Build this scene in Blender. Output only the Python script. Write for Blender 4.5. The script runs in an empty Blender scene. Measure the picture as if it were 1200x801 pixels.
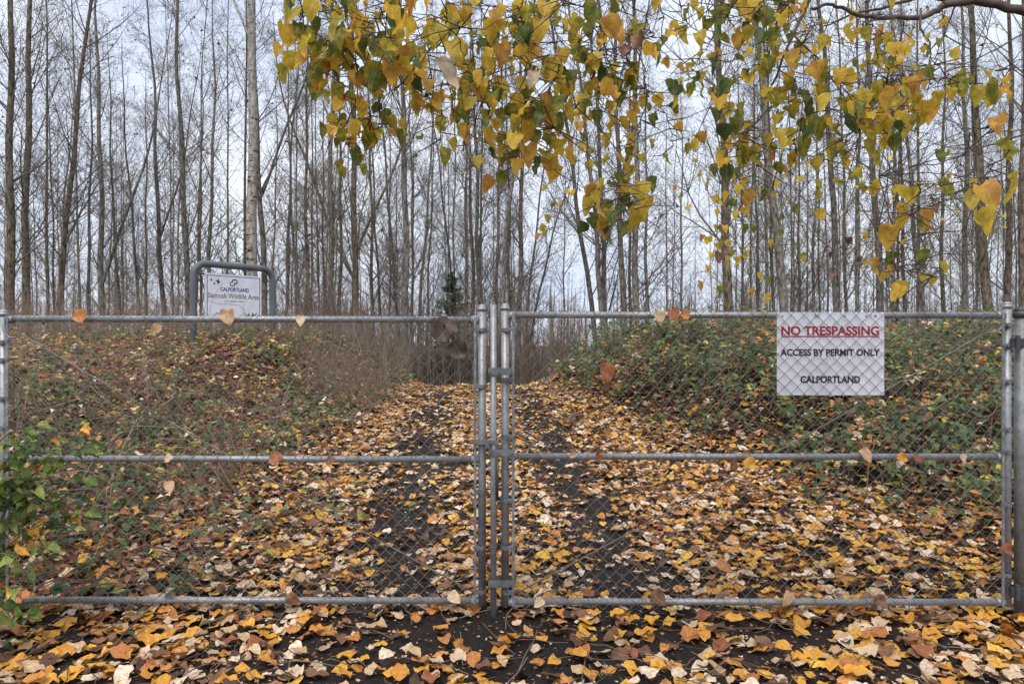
import bpy, bmesh, math, random
import numpy as np
from mathutils import Vector, Matrix, Euler

random.seed(7)
RNG = np.random.default_rng(11)
scene = bpy.context.scene
C = scene.collection

# ------------------------------------------------------------------ camera
EYE = 1.55
FPX = 880.0            # focal length in pixels of a 1200 px wide picture
cam_data = bpy.data.cameras.new("camera")
cam_data.sensor_width = 36.0
cam_data.lens = 36.0 * FPX / 1200.0
cam_data.clip_start = 0.05
cam_data.clip_end = 1500.0
cam = bpy.data.objects.new("camera", cam_data)
C.objects.link(cam)
cam.location = (0.0, 0.0, EYE)
cam.rotation_euler = (math.radians(90.0), 0.0, 0.0)
scene.camera = cam

# ------------------------------------------------------------------ world (overcast) and sun
SUN_EL, SUN_AZ = math.radians(58), math.radians(200)
world = bpy.data.worlds.new("World")
scene.world = world
world.use_nodes = True
wn, wl = world.node_tree.nodes, world.node_tree.links
wn.clear()
w_out = wn.new("ShaderNodeOutputWorld")
bg_sky = wn.new("ShaderNodeBackground")
sky = wn.new("ShaderNodeTexSky")
sky.sky_type = 'NISHITA'
sky.sun_disc = False
sky.sun_elevation = SUN_EL
sky.sun_rotation = SUN_AZ
wl.new(sky.outputs[0], bg_sky.inputs[0])
bg_sky.inputs[1].default_value = 0.05
bg_cloud = wn.new("ShaderNodeBackground")
bg_cloud.inputs[1].default_value = 1.0
tc = wn.new("ShaderNodeTexCoord")
mp = wn.new("ShaderNodeMapping")
mp.inputs['Scale'].default_value = (1.2, 1.2, 3.0)
cn = wn.new("ShaderNodeTexNoise")
cn.inputs['Scale'].default_value = 1.7
cn.inputs['Detail'].default_value = 4.0
cr = wn.new("ShaderNodeValToRGB")
cr.color_ramp.elements[0].position = 0.30
cr.color_ramp.elements[0].color = (0.52, 0.60, 0.77, 1)
cr.color_ramp.elements[1].position = 0.66
cr.color_ramp.elements[1].color = (0.84, 0.88, 0.97, 1)
wl.new(tc.outputs['Generated'], mp.inputs[0])
wl.new(mp.outputs[0], cn.inputs['Vector'])
wl.new(cn.outputs[0], cr.inputs[0])
wl.new(cr.outputs[0], bg_cloud.inputs[0])
w_mix = wn.new("ShaderNodeMixShader")
w_mix.inputs[0].default_value = 0.88
wl.new(bg_sky.outputs[0], w_mix.inputs[1])
wl.new(bg_cloud.outputs[0], w_mix.inputs[2])
wl.new(w_mix.outputs[0], w_out.inputs[0])

sun_d = bpy.data.lights.new("sun", 'SUN')
sun_d.energy = 2.0
sun_d.angle = math.radians(30)
sun_d.color = (1.0, 0.96, 0.90)
sun = bpy.data.objects.new("sun", sun_d)
C.objects.link(sun)
_sd = Vector((math.sin(SUN_AZ) * math.cos(SUN_EL), math.cos(SUN_AZ) * math.cos(SUN_EL), math.sin(SUN_EL)))
sun.rotation_euler = (-_sd).to_track_quat('-Z', 'Y').to_euler()

scene.view_settings.view_transform = 'Standard'
scene.view_settings.look = 'None'
scene.view_settings.exposure = 0.60
scene.view_settings.gamma = 1.0
scene.view_settings.use_curve_mapping = False
scene.render.engine = 'CYCLES'
scene.cycles.max_bounces = 6
scene.cycles.diffuse_bounces = 3
scene.cycles.transparent_max_bounces = 8

# ------------------------------------------------------------------ helpers
def wx(px, d):
    return (px - 600.0) * d / FPX

def wz(py, d):
    return EYE - (py - 400.0) * d / FPX

def lin(r, g, b):
    f = lambda c: (c / 255.0 / 12.92) if c / 255.0 <= 0.04045 else ((c / 255.0 + 0.055) / 1.055) ** 2.4
    return (f(r), f(g), f(b))

def smooth(t):
    t = np.clip(t, 0, 1)
    return t * t * (3 - 2 * t)

def tag(o, label=None, cat=None, group=None, kind=None):
    if label: o['label'] = label
    if cat: o['category'] = cat
    if group: o['group'] = group
    if kind: o['kind'] = kind
    return o

def thing(name, loc, label, cat, group=None, rz=0.0):
    o = bpy.data.objects.new(name, None)
    o.empty_display_size = 0.1
    C.objects.link(o)
    o.location = loc
    o.rotation_euler = (0, 0, rz)
    return tag(o, label, cat, group)

def link(name, me, parent=None, loc=None, rot=None):
    o = bpy.data.objects.new(name, me)
    C.objects.link(o)
    if parent: o.parent = parent
    if loc is not None: o.location = loc
    if rot is not None: o.rotation_euler = rot
    return o

def mesh_np(name, V, F, mat, col=None, uv=None, smooth_shade=False):
    """F: (n,3) or (n,4) int array, or list of such arrays."""
    me = bpy.data.meshes.new(name)
    V = np.asarray(V, dtype=np.float32)
    Fs = F if isinstance(F, list) else [F]
    Fs = [np.asarray(f, dtype=np.int32) for f in Fs if len(f)]
    me.vertices.add(len(V))
    me.vertices.foreach_set('co', V.ravel())
    nl = sum(f.size for f in Fs)
    npoly = sum(len(f) for f in Fs)
    me.loops.add(nl)
    me.loops.foreach_set('vertex_index', np.concatenate([f.ravel() for f in Fs]))
    me.polygons.add(npoly)
    tot = np.concatenate([np.full(len(f), f.shape[1], dtype=np.int32) for f in Fs])
    start = np.concatenate([[0], np.cumsum(tot)[:-1]]).astype(np.int32)
    me.polygons.foreach_set('loop_start', start)
    if smooth_shade:
        me.polygons.foreach_set('use_smooth', np.ones(npoly, dtype=bool))
    me.update(calc_edges=True)
    if col is not None:
        a = me.color_attributes.new('Col', 'FLOAT_COLOR', 'POINT')
        cc = np.ones((len(V), 4), dtype=np.float32)
        cc[:, :3] = col
        a.data.foreach_set('color', cc.ravel())
    if uv is not None:
        u = me.attributes.new('leafuv', 'FLOAT2', 'POINT')
        u.data.foreach_set('vector', np.asarray(uv, dtype=np.float32).ravel())
    for m in (mat if isinstance(mat, (list, tuple)) else [mat]):
        me.materials.append(m)
    return me

def tubes(P, R, sides=4, refv=None):
    """P (N,K,3) R (N,K) -> verts, quads"""
    P = np.asarray(P, dtype=np.float64); R = np.asarray(R, dtype=np.float64)
    N, K, _ = P.shape
    T = np.gradient(P, axis=1)
    T /= (np.linalg.norm(T, axis=2, keepdims=True) + 1e-9)
    D = P[:, -1] - P[:, 0]
    D /= (np.linalg.norm(D, axis=1, keepdims=True) + 1e-9)
    ref = np.where(np.abs(D[:, 2:3]) < 0.8, np.array([[0, 0, 1.0]]), np.array([[1.0, 0, 0]]))
    if refv is not None: ref = np.repeat(np.array([refv], dtype=float), N, axis=0)
    ref = np.repeat(ref[:, None, :], K, axis=1)
    A = np.cross(T, ref); A /= (np.linalg.norm(A, axis=2, keepdims=True) + 1e-9)
    B = np.cross(T, A)
    th = np.arange(sides) * 2 * np.pi / sides
    V = P[:, :, None, :] + R[:, :, None, None] * (np.cos(th)[None, None, :, None] * A[:, :, None, :] + np.sin(th)[None, None, :, None] * B[:, :, None, :])
    V = V.reshape(-1, 3)
    n, k, s = np.meshgrid(np.arange(N), np.arange(K - 1), np.arange(sides), indexing='ij')
    base = n * K * sides
    s2 = (s + 1) % sides
    F = np.stack([base + k * sides + s, base + k * sides + s2, base + (k + 1) * sides + s2, base + (k + 1) * sides + s], axis=-1).reshape(-1, 4)
    return V, F

def merge(parts):
    Vs, Fs, off = [], [], 0
    for V, F in parts:
        Vs.append(V); Fs.append(F + off); off += len(V)
    return np.concatenate(Vs), np.concatenate(Fs)

def tube_obj(name, pts, r, mat, parent=None, sides=10, cap=True, refv=None):
    """a smooth pipe through pts as one mesh, with end caps"""
    pts = np.array(pts, dtype=float)
    R = np.full(len(pts), r) if np.isscalar(r) else np.array(r)
    V, F = tubes(pts[None], R[None], sides, refv)
    Fs = [F]
    if cap:
        K = len(pts)
        Fs.append(np.arange(sides)[None, ::-1])
        Fs.append((np.arange(sides) + (K - 1) * sides)[None])
    me = mesh_np(name, V, Fs, mat)
    for p in me.polygons:
        p.use_smooth = len(p.vertices) == 4 or sides == 4
    return link(name, me, parent)

def box_bm(bm, cx, cy, cz, sx, sy, sz, bev=0.0):
    r = bmesh.ops.create_cube(bm, size=1.0)
    for v in r['verts']:
        v.co = Vector((cx + v.co.x * sx, cy + v.co.y * sy, cz + v.co.z * sz))
    if bev:
        es = list({e for v in r['verts'] for e in v.link_edges})
        bmesh.ops.bevel(bm, geom=es, offset=bev, segments=2, affect='EDGES')

def bm_obj(name, bm, mat, parent=None):
    me = bpy.data.meshes.new(name)
    bm.normal_update()
    bm.to_mesh(me); bm.free()
    me.materials.append(mat)
    return link(name, me, parent)

def vnoise(x, y, seed=0):
    """cheap smooth value noise, numpy"""
    xi = np.floor(x).astype(np.int64); yi = np.floor(y).astype(np.int64)
    xf = x - xi; yf = y - yi
    def h(a, b):
        n = (a * 374761393 + b * 668265263 + seed * 974634777) & 0x7fffffff
        n = ((n ^ (n >> 13)) * 1274126177) & 0x7fffffff
        return ((n ^ (n >> 16)) & 0xffff) / 65535.0
    u = xf * xf * (3 - 2 * xf); v = yf * yf * (3 - 2 * yf)
    return (h(xi, yi) * (1 - u) + h(xi + 1, yi) * u) * (1 - v) + (h(xi, yi + 1) * (1 - u) + h(xi + 1, yi + 1) * u) * v

# ------------------------------------------------------------------ materials
def new_mat(name):
    m = bpy.data.materials.new(name)
    m.use_nodes = True
    nt = m.node_tree
    b = nt.nodes['Principled BSDF']
    return m, nt, b

def ramp(nt, stops):
    r = nt.nodes.new("ShaderNodeValToRGB")
    while len(r.color_ramp.elements) < len(stops):
        r.color_ramp.elements.new(0.5)
    for e, (p, c) in zip(r.color_ramp.elements, stops):
        e.position = p
        e.color = (*c, 1)
    return r

def noise(nt, vec, scale, detail=4.0, rough=0.55, mapping=None):
    n = nt.nodes.new("ShaderNodeTexNoise")
    n.inputs['Scale'].default_value = scale
    n.inputs['Detail'].default_value = detail
    n.inputs['Roughness'].default_value = rough
    if mapping:
        mpn = nt.nodes.new("ShaderNodeMapping")
        mpn.inputs['Scale'].default_value = mapping
        nt.links.new(vec, mpn.inputs[0])
        vec = mpn.outputs[0]
    if vec is not None:
        nt.links.new(vec, n.inputs['Vector'])
    return n

def mixc(nt, fac, a, b, mode='MIX'):
    m = nt.nodes.new("ShaderNodeMix")
    m.data_type = 'RGBA'
    m.blend_type = mode
    for sock, v in ((m.inputs[0], fac), (m.inputs[6], a), (m.inputs[7], b)):
        if isinstance(v, bpy.types.NodeSocket): nt.links.new(v, sock)
        elif isinstance(v, (int, float)): sock.default_value = v
        else: sock.default_value = (*v, 1)
    return m.outputs[2]

def mathn(nt, op, a, b=0.0, clamp=False):
    m = nt.nodes.new("ShaderNodeMath"); m.operation = op; m.use_clamp = clamp
    for s, v in ((m.inputs[0], a), (m.inputs[1], b)):
        if isinstance(v, bpy.types.NodeSocket): nt.links.new(v, s)
        else: s.default_value = v
    return m.outputs[0]

def bump(nt, b, h, strength=0.4, dist=0.01):
    bn = nt.nodes.new("ShaderNodeBump")
    bn.inputs['Strength'].default_value = strength
    bn.inputs['Distance'].default_value = dist
    nt.links.new(h, bn.inputs['Height'])
    nt.links.new(bn.outputs[0], b.inputs['Normal'])

def bark_mat(name, dark, light, moss, moss_amt, scar=0.0):
    m, nt, b = new_mat(name)
    t = nt.nodes.new("ShaderNodeTexCoord").outputs['Object']
    n1 = noise(nt, t, 3.0, 6, 0.65, (6, 6, 2.2))
    r1 = ramp(nt, [(0.38, dark), (0.62, light)])
    nt.links.new(n1.outputs[0], r1.inputs[0])
    n2 = noise(nt, t, 2.3, 5, 0.7, (2, 2, 0.9))
    f = mathn(nt, 'MULTIPLY_ADD', n2.outputs[0], 5.0)
    nt.nodes[-1].inputs[2].default_value = -2.5 - (0.5 - moss_amt) * 4
    nt.nodes[-1].use_clamp = True
    col = mixc(nt, f, r1.outputs[0], moss)
    if scar:
        n3 = noise(nt, t, 2.0, 3, 0.6, (2.0, 2.0, 8.0))
        f3 = mathn(nt, 'MULTIPLY_ADD', n3.outputs[0], 14.0)
        nt.nodes[-1].inputs[2].default_value = -14 * (0.72 - scar * 0.12)
        nt.nodes[-1].use_clamp = True
        col = mixc(nt, f3, col, (0.03, 0.027, 0.024))
    nt.links.new(col, b.inputs['Base Color'])
    b.inputs['Roughness'].default_value = 0.95
    b.inputs['Specular IOR Level'].default_value = 0.15
    bump(nt, b, n1.outputs[0], 0.7, 0.015)
    return m

BARK = {
    'mossy': bark_mat('mossy_bark', (0.042, 0.034, 0.023), (0.21, 0.175, 0.125), (0.17, 0.16, 0.075), 0.42),
    'dark':  bark_mat('dark_bark', (0.045, 0.040, 0.035), (0.20, 0.178, 0.15), (0.12, 0.12, 0.07), 0.30),
    'brown': bark_mat('brown_bark', (0.065, 0.048, 0.036), (0.25, 0.195, 0.155), (0.15, 0.135, 0.07), 0.28),
    'grey':  bark_mat('grey_bark', (0.075, 0.064, 0.052), (0.31, 0.275, 0.225), (0.20, 0.20, 0.13), 0.30, 0.5),
    'pale':  bark_mat('pale_bark', (0.16, 0.145, 0.125), (0.42, 0.385, 0.335), (0.15, 0.14, 0.10), 0.36, 1.2),
}
def plain(name, col, rough=0.8, metal=0.0, spec=0.3):
    m, nt, b = new_mat(name)
    b.inputs['Base Color'].default_value = (*col, 1)
    b.inputs['Roughness'].default_value = rough
    b.inputs['Metallic'].default_value = metal
    b.inputs['Specular IOR Level'].default_value = spec
    return m, nt, b

def varied(name, c1, c2, scale=8, rough=0.8, metal=0.0, bumpd=0.0, mapping=None, rust=0.0):
    m, nt, b = new_mat(name)
    t = nt.nodes.new("ShaderNodeTexCoord").outputs['Object']
    n = noise(nt, t, scale, 6, 0.65, mapping)
    r = ramp(nt, [(0.30, c1), (0.70, c2)])
    nt.links.new(n.outputs[0], r.inputs[0])
    col = r.outputs[0]
    if rust:
        n2 = noise(nt, t, 5, 8, 0.75)
        f = mathn(nt, 'MULTIPLY_ADD', n2.outputs[0], 7.0); nt.nodes[-1].inputs[2].default_value = -7 * 0.60; nt.nodes[-1].use_clamp = True
        col = mixc(nt, mathn(nt, 'MULTIPLY', f, rust), col, (0.12, 0.075, 0.05))
        n3 = noise(nt, t, 60, 3, 0.6)
        f3 = mathn(nt, 'MULTIPLY', mathn(nt, 'GREATER_THAN', n3.outputs[0], 0.62), rust)
        col = mixc(nt, f3, col, (0.09, 0.085, 0.08))
    nt.links.new(col, b.inputs['Base Color'])
    b.inputs['Roughness'].default_value = rough
    b.inputs['Metallic'].default_value = metal
    b.inputs['Specular IOR Level'].default_value = 0.3
    if bumpd: bump(nt, b, n.outputs[0], 0.5, bumpd)
    return m

M_TWIG = varied('twig_bark', (0.10, 0.085, 0.07), (0.24, 0.205, 0.17), 2.0, 0.9)
M_TWIG_RUST = varied('twig_bark_mossy', (0.11, 0.095, 0.06), (0.25, 0.22, 0.145), 2.0, 0.9)
M_GALV = varied('galvanised_steel', (0.20, 0.205, 0.21), (0.38, 0.385, 0.395), 9, 0.5, 0.45, 0.0006, None, 0.55)
M_GALV_DARK = varied('weathered_steel', (0.13, 0.132, 0.135), (0.27, 0.275, 0.28), 14, 0.6, 0.5, 0.0006, None, 0.6)
M_WIRE = varied('weathered_wire', (0.11, 0.10, 0.09), (0.26, 0.24, 0.215), 6, 0.6, 0.35)
M_POSTGREY = varied('grey_painted_pipe', (0.085, 0.092, 0.102), (0.13, 0.14, 0.155), 3, 0.5, 0.0)
M_DARKCAP = varied('dark_weathered_iron', (0.05, 0.052, 0.055), (0.12, 0.12, 0.12), 14, 0.6, 0.5)

# sign faces
def sign_face(name, base, dirt):
    m, nt, b = new_mat(name)
    t = nt.nodes.new("ShaderNodeTexCoord").outputs['Object']
    n = noise(nt, t, 7, 7, 0.7)
    r = ramp(nt, [(0.42, base), (0.78, dirt)])
    nt.links.new(n.outputs[0], r.inputs[0])
    n2 = noise(nt, t, 90, 3, 0.7)
    f = mathn(nt, 'GREATER_THAN', n2.outputs[0], 0.70)
    col = mixc(nt, mathn(nt, 'MULTIPLY', f, 0.5), r.outputs[0], (0.22, 0.2, 0.17))
    nt.links.new(col, b.inputs['Base Color'])
    b.inputs['Roughness'].default_value = 0.45
    return m
M_SIGN = sign_face('white_sign_enamel', (0.74, 0.74, 0.80), (0.56, 0.56, 0.60))
M_RED = plain('red_lettering', (0.36, 0.018, 0.03), 0.5)[0]
M_BLACK = plain('black_lettering', (0.022, 0.022, 0.028), 0.5)[0]
M_BLUE = plain('blue_lettering', (0.03, 0.08, 0.24), 0.5)[0]
M_GREYINK = plain('grey_lettering', (0.10, 0.11, 0.12), 0.5)[0]
M_LINE = plain('faint_map_lines', (0.38, 0.38, 0.37), 0.5)[0]

# leaves carrying their own colour per leaf (Col attribute)
def leaf_attr_mat(name, transl=0.15, speck=0.35, rough=0.65):
    m, nt, b = new_mat(name)
    a = nt.nodes.new("ShaderNodeAttribute"); a.attribute_name = 'Col'
    geo = nt.nodes.new("ShaderNodeNewGeometry")
    n = noise(nt, geo.outputs['Position'], 55, 3, 0.6)
    r = ramp(nt, [(0.34, (0.42, 0.33, 0.27)), (0.58, (1.08, 1.05, 1.0))])
    nt.links.new(n.outputs[0], r.inputs[0])
    col = mixc(nt, speck * 2, a.outputs[0], r.outputs[0], 'MULTIPLY')
    nt.links.new(col, b.inputs['Base Color'])
    b.inputs['Roughness'].default_value = rough
    b.inputs['Specular IOR Level'].default_value = 0.25
    tr = nt.nodes.new("ShaderNodeBsdfTranslucent")
    nt.links.new(col, tr.inputs[0])
    mx = nt.nodes.new("ShaderNodeMixShader"); mx.inputs[0].default_value = transl
    nt.links.new(b.outputs[0], mx.inputs[1]); nt.links.new(tr.outputs[0], mx.inputs[2])
    out = [q for q in nt.nodes if q.type == 'OUTPUT_MATERIAL'][0]
    nt.links.new(mx.outputs[0], out.inputs[0])
    return m
M_LITTER = leaf_attr_mat('fallen_leaf_surface', 0.10)
M_BRAMBLE = leaf_attr_mat('bramble_leaf_surface', 0.20, 0.2, 0.5)
M_STEMS = leaf_attr_mat('dry_stem_surface', 0.0, 0.2, 0.9)

def leaf_mat(name, stops, transl, spots=(0.10, 0.045, 0.02), spot_thr=0.62, vein=0.35, spread=1.3, rough=0.5):
    """one leaf; colour drifts over the blade, picks a balance per leaf, with midrib, side veins and spots"""
    m, nt, b = new_mat(name)
    uvn = nt.nodes.new("ShaderNodeAttribute"); uvn.attribute_name = 'leafuv'
    sep = nt.nodes.new("ShaderNodeSeparateXYZ")
    nt.links.new(uvn.outputs['Vector'], sep.inputs[0])
    info = nt.nodes.new("ShaderNodeObjectInfo")
    comb = nt.nodes.new("ShaderNodeCombineXYZ")
    nt.links.new(sep.outputs[0], comb.inputs[0]); nt.links.new(sep.outputs[1], comb.inputs[1])
    nt.links.new(mathn(nt, 'MULTIPLY', info.outputs['Random'], 53.0), comb.inputs[2])
    vec = comb.outputs[0]
    n1 = noise(nt, vec, 2.2, 4, 0.6)
    f = mathn(nt, 'ADD', n1.outputs[0], mathn(nt, 'MULTIPLY', mathn(nt, 'SUBTRACT', info.outputs['Random'], 0.5), spread))
    r = ramp(nt, stops)
    nt.links.new(f, r.inputs[0])
    n2 = noise(nt, vec, 9, 5, 0.7)
    fs = mathn(nt, 'MULTIPLY_ADD', n2.outputs[0], 16.0)
    nt.nodes[-1].inputs[2].default_value = -16 * spot_thr
    nt.nodes[-1].use_clamp = True
    col = mixc(nt, mathn(nt, 'MULTIPLY', fs, 0.8), r.outputs[0], spots)
    n3 = noise(nt, vec, 26, 2, 0.5)
    fd = mathn(nt, 'MULTIPLY', mathn(nt, 'GREATER_THAN', n3.outputs[0], 0.655), 0.65)
    col = mixc(nt, fd, col, spots)
    n4 = noise(nt, vec, 4.5, 5, 0.65)
    r4 = ramp(nt, [(0.30, (0.66, 0.60, 0.55)), (0.62, (1.05, 1.03, 1.0))])
    nt.links.new(n4.outputs[0], r4.inputs[0])
    col = mixc(nt, 1.0, col, r4.outputs[0], 'MULTIPLY')
    au = mathn(nt, 'ABSOLUTE', sep.outputs[0])
    mid = mathn(nt, 'LESS_THAN', au, 0.022)
    sv = mathn(nt, 'FRACT', mathn(nt, 'MULTIPLY', mathn(nt, 'SUBTRACT', sep.outputs[1], mathn(nt, 'MULTIPLY', au, 0.7)), 6.0))
    sv = mathn(nt, 'LESS_THAN', sv, 0.10)
    vv = mathn(nt, 'MAXIMUM', mid, mathn(nt, 'MULTIPLY', sv, 0.55))
    col = mixc(nt, mathn(nt, 'MULTIPLY', vv, vein), col, (0.62, 0.50, 0.25))
    nt.links.new(col, b.inputs['Base Color'])
    b.inputs['Roughness'].default_value = rough
    b.inputs['Specular IOR Level'].default_value = 0.3
    tr = nt.nodes.new("ShaderNodeBsdfTranslucent")
    nt.links.new(col, tr.inputs[0])
    mx = nt.nodes.new("ShaderNodeMixShader"); mx.inputs[0].default_value = transl
    nt.links.new(b.outputs[0], mx.inputs[1]); nt.links.new(tr.outputs[0], mx.inputs[2])
    out = [q for q in nt.nodes if q.type == 'OUTPUT_MATERIAL'][0]
    nt.links.new(mx.outputs[0], out.inputs[0])
    return m

M_HANG = leaf_mat('turning_cottonwood_leaf', [(0.02, (0.15, 0.19, 0.035)), (0.24, (0.42, 0.38, 0.05)), (0.45, (0.76, 0.58, 0.07)), (0.80, (0.86, 0.55, 0.065)), (1.0, (0.64, 0.32, 0.08))], 0.58, spread=1.0)
M_HANG_GREEN = leaf_mat('green_cottonwood_leaf', [(0.2, (0.09, 0.15, 0.04)), (0.55, (0.20, 0.24, 0.045)), (0.85, (0.55, 0.42, 0.07))], 0.45)
M_HANG_PALE = leaf_mat('pale_leaf_underside', [(0.2, (0.52, 0.50, 0.30)), (0.8, (0.62, 0.52, 0.38))], 0.35, (0.3, 0.17, 0.08), 0.66)
M_SHRUB = leaf_mat('fresh_green_shrub_leaf', [(0.2, (0.05, 0.11, 0.025)), (0.6, (0.10, 0.19, 0.04)), (0.98, (0.26, 0.33, 0.07))], 0.3, (0.2, 0.15, 0.04), 0.72)
LM = {
    'golden': leaf_mat('golden_fallen_leaf', [(0.1, (0.66, 0.30, 0.035)), (0.5, (0.76, 0.40, 0.05)), (0.9, (0.62, 0.26, 0.04))], 0.15, spread=0.8, spot_thr=0.66),
    'buff': leaf_mat('buff_fallen_leaf', [(0.1, (0.66, 0.52, 0.36)), (0.5, (0.60, 0.42, 0.25)), (0.9, (0.48, 0.31, 0.17))], 0.12, spread=0.8),
    'orange': leaf_mat('orange_fallen_leaf', [(0.1, (0.58, 0.25, 0.05)), (0.6, (0.50, 0.19, 0.05)), (0.9, (0.40, 0.15, 0.05))], 0.12, spread=0.8),
    'brown': leaf_mat('brown_fallen_leaf', [(0.1, (0.26, 0.13, 0.065)), (0.6, (0.20, 0.095, 0.05)), (0.9, (0.13, 0.065, 0.04))], 0.10, vein=0.2, spread=0.8),
    'withered': leaf_mat('withered_dark_leaf', [(0.1, (0.10, 0.055, 0.038)), (0.9, (0.055, 0.032, 0.025))], 0.05, vein=0.12, spread=0.8),
    'russet': leaf_mat('russet_fallen_leaf', [(0.1, (0.34, 0.12, 0.05)), (0.9, (0.22, 0.07, 0.035))], 0.10, vein=0.2, spread=0.8),
}

# ------------------------------------------------------------------ ground
def xc(y):
    return -0.06 - 0.067 * (np.clip(y, 2, 16) - 5)

def path_z(y):
    up = np.interp(y, [-50, 3.9, 4.6, 6, 9, 12, 14, 16, 18, 24, 40, 80, 200], [-0.05, -0.04, 0.0, 0.13, 0.38, 0.61, 0.71, 0.62, 0.38, -0.4, -1.4, -2.2, -2.2])
    return up

def ground_z(x, y):
    x = np.asarray(x, float); y = np.asarray(y, float)
    z = path_z(y)
    uL = xc(y) - x
    u0 = np.interp(y, [3, 4.3, 6, 8, 11, 14], [5.0, 2.8, 2.5, 2.1, 1.5, 1.0])
    AL = np.interp(y, [3.6, 5, 7, 9, 12, 15, 20, 30], [0, 0.22, 0.50, 0.74, 0.90, 0.95, 0.6, 0.4])
    z = z + AL * smooth((uL - u0) / np.interp(y, [5, 9, 14], [3.2, 3.0, 2.2]))
    uR = x - xc(y)
    u0 = np.interp(y, [4.3, 6, 8.5, 11, 14], [3.2, 2.9, 2.2, 1.5, 1.0])
    AR = np.interp(y, [4.0, 5, 7, 9, 11, 14, 18, 25], [0.0, 0.12, 0.42, 0.70, 0.78, 0.68, 0.25, 0.0])
    z = z + AR * smooth((uR - u0) / np.interp(y, [5, 9, 13], [3.0, 2.0, 1.5]))
    near = np.clip((30 - y) / 20, 0, 1)
    z = z + near * (0.05 * (vnoise(x * 0.9 + 7, y * 0.9, 1) - 0.5) + 0.03 * (vnoise(x * 3.1, y * 3.1, 2) - 0.5) + 0.018 * (vnoise(x * 9, y * 9, 3) - 0.5))
    # shallow wheel ruts
    for s in (-0.78, 0.80):
        z = z - 0.035 * np.exp(-((x - xc(y) - s) / 0.22) ** 2) * near
    return z

def rutness(x, y):
    a = np.exp(-((x - xc(y) + 0.72 + 0.12 * (vnoise(y * 0.8, y * 0, 5) - 0.5)) / 0.31) ** 2)
    b = np.exp(-((x - xc(y) - 0.78 - 0.12 * (vnoise(y * 0.8, y * 0, 6) - 0.5)) / 0.33) ** 2)
    return np.maximum(a, b)

def mudness(x, y):
    """how bare the soil is: ruts plus the churned strip this side of the gate"""
    r = rutness(x, y) * np.clip((y - 3.6) / 1.2, 0.35, 1)
    front = np.clip((4.45 - y) / 0.35, 0, 1) * np.clip(1.1 - np.abs(x - 0.1) / 1.9, 0, 1)
    patch = vnoise(x * 2.1 + 3, y * 2.6, 9)
    r = r * (0.78 + 0.5 * vnoise(x * 4.3, y * 2.3, 15)) * (0.75 + 0.4 * vnoise(x * 11, y * 9, 16))
    return np.clip(np.maximum(r * 0.95, front * (0.35 + 0.9 * patch)), 0, 1)

def make_ground():
    xs = np.concatenate([-np.geomspace(260, 9, 30), np.arange(-8.8, 8.81, 0.11), np.geomspace(9, 260, 30)])
    ys = np.concatenate([np.linspace(-40, 2.0, 14), np.arange(2.2, 17, 0.11), np.geomspace(17.1, 700, 50)])
    X, Y = np.meshgrid(xs, ys)
    Z = ground_z(X, Y)
    V = np.stack([X, Y, Z], -1).reshape(-1, 3)
    nx, ny = len(xs), len(ys)
    i, j = np.meshgrid(np.arange(nx - 1), np.arange(ny - 1))
    a = (j * nx + i).ravel()
    F = np.stack([a, a + 1, a + nx + 1, a + nx], -1)
    mud = mudness(X, Y).ravel()
    m, nt, b = new_mat('forest_soil')
    at = nt.nodes.new("ShaderNodeAttribute"); at.attribute_name = 'Col'
    geo = nt.nodes.new("ShaderNodeNewGeometry").outputs['Position']
    n1 = noise(nt, geo, 26, 8, 0.7)
    mud_r = ramp(nt, [(0.34, (0.006, 0.005, 0.0045)), (0.56, (0.030, 0.023, 0.020)), (0.72, (0.080, 0.062, 0.053)), (0.88, (0.14, 0.12, 0.11))])
    nt.links.new(n1.outputs[0], mud_r.inputs[0])
    n2 = noise(nt, geo, 38, 8, 0.75)
    fl_r = ramp(nt, [(0.34, (0.008, 0.005, 0.004)), (0.54, (0.040, 0.022, 0.014)), (0.74, (0.18, 0.10, 0.055))])
    nt.links.new(n2.outputs[0], fl_r.inputs[0])
    col = mixc(nt, at.outputs['Fac'], fl_r.outputs[0], mud_r.outputs[0])
    nt.links.new(col, b.inputs['Base Color'])
    b.inputs['Roughness'].default_value = 0.85
    b.inputs['Specular IOR Level'].default_value = 0.35
    nb = noise(nt, geo, 60, 6, 0.8)
    hsum = mathn(nt, 'ADD', n1.outputs[0], mathn(nt, 'MULTIPLY', nb.outputs[0], 0.6))
    bump(nt, b, hsum, 1.0, 0.06)
    me = mesh_np('ground', V, F, m, np.repeat(mud[:, None], 3, 1), smooth_shade=True)
    o = link('ground', me)
    tag(o, 'dark leaf strewn soil with a rutted track climbing between two banks', kind='structure')
make_ground()

# ------------------------------------------------------------------ leaf shapes
def simple_leaf(fold, bend, width):
    w = width / 2
    V = np.array([(0, 0, 0), (0, .45, 0), (0, 1, bend), (-w, .38, fold * w), (w, .38, fold * w), (-w * .55, .75, fold * w * .5 + bend * .5), (w * .55, .75, fold * w * .5 + bend * .5)])
    return V, [np.array([(0, 1, 3), (0, 4, 1)]), np.array([(1, 2, 5, 3), (1, 4, 6, 2)])], None

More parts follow.
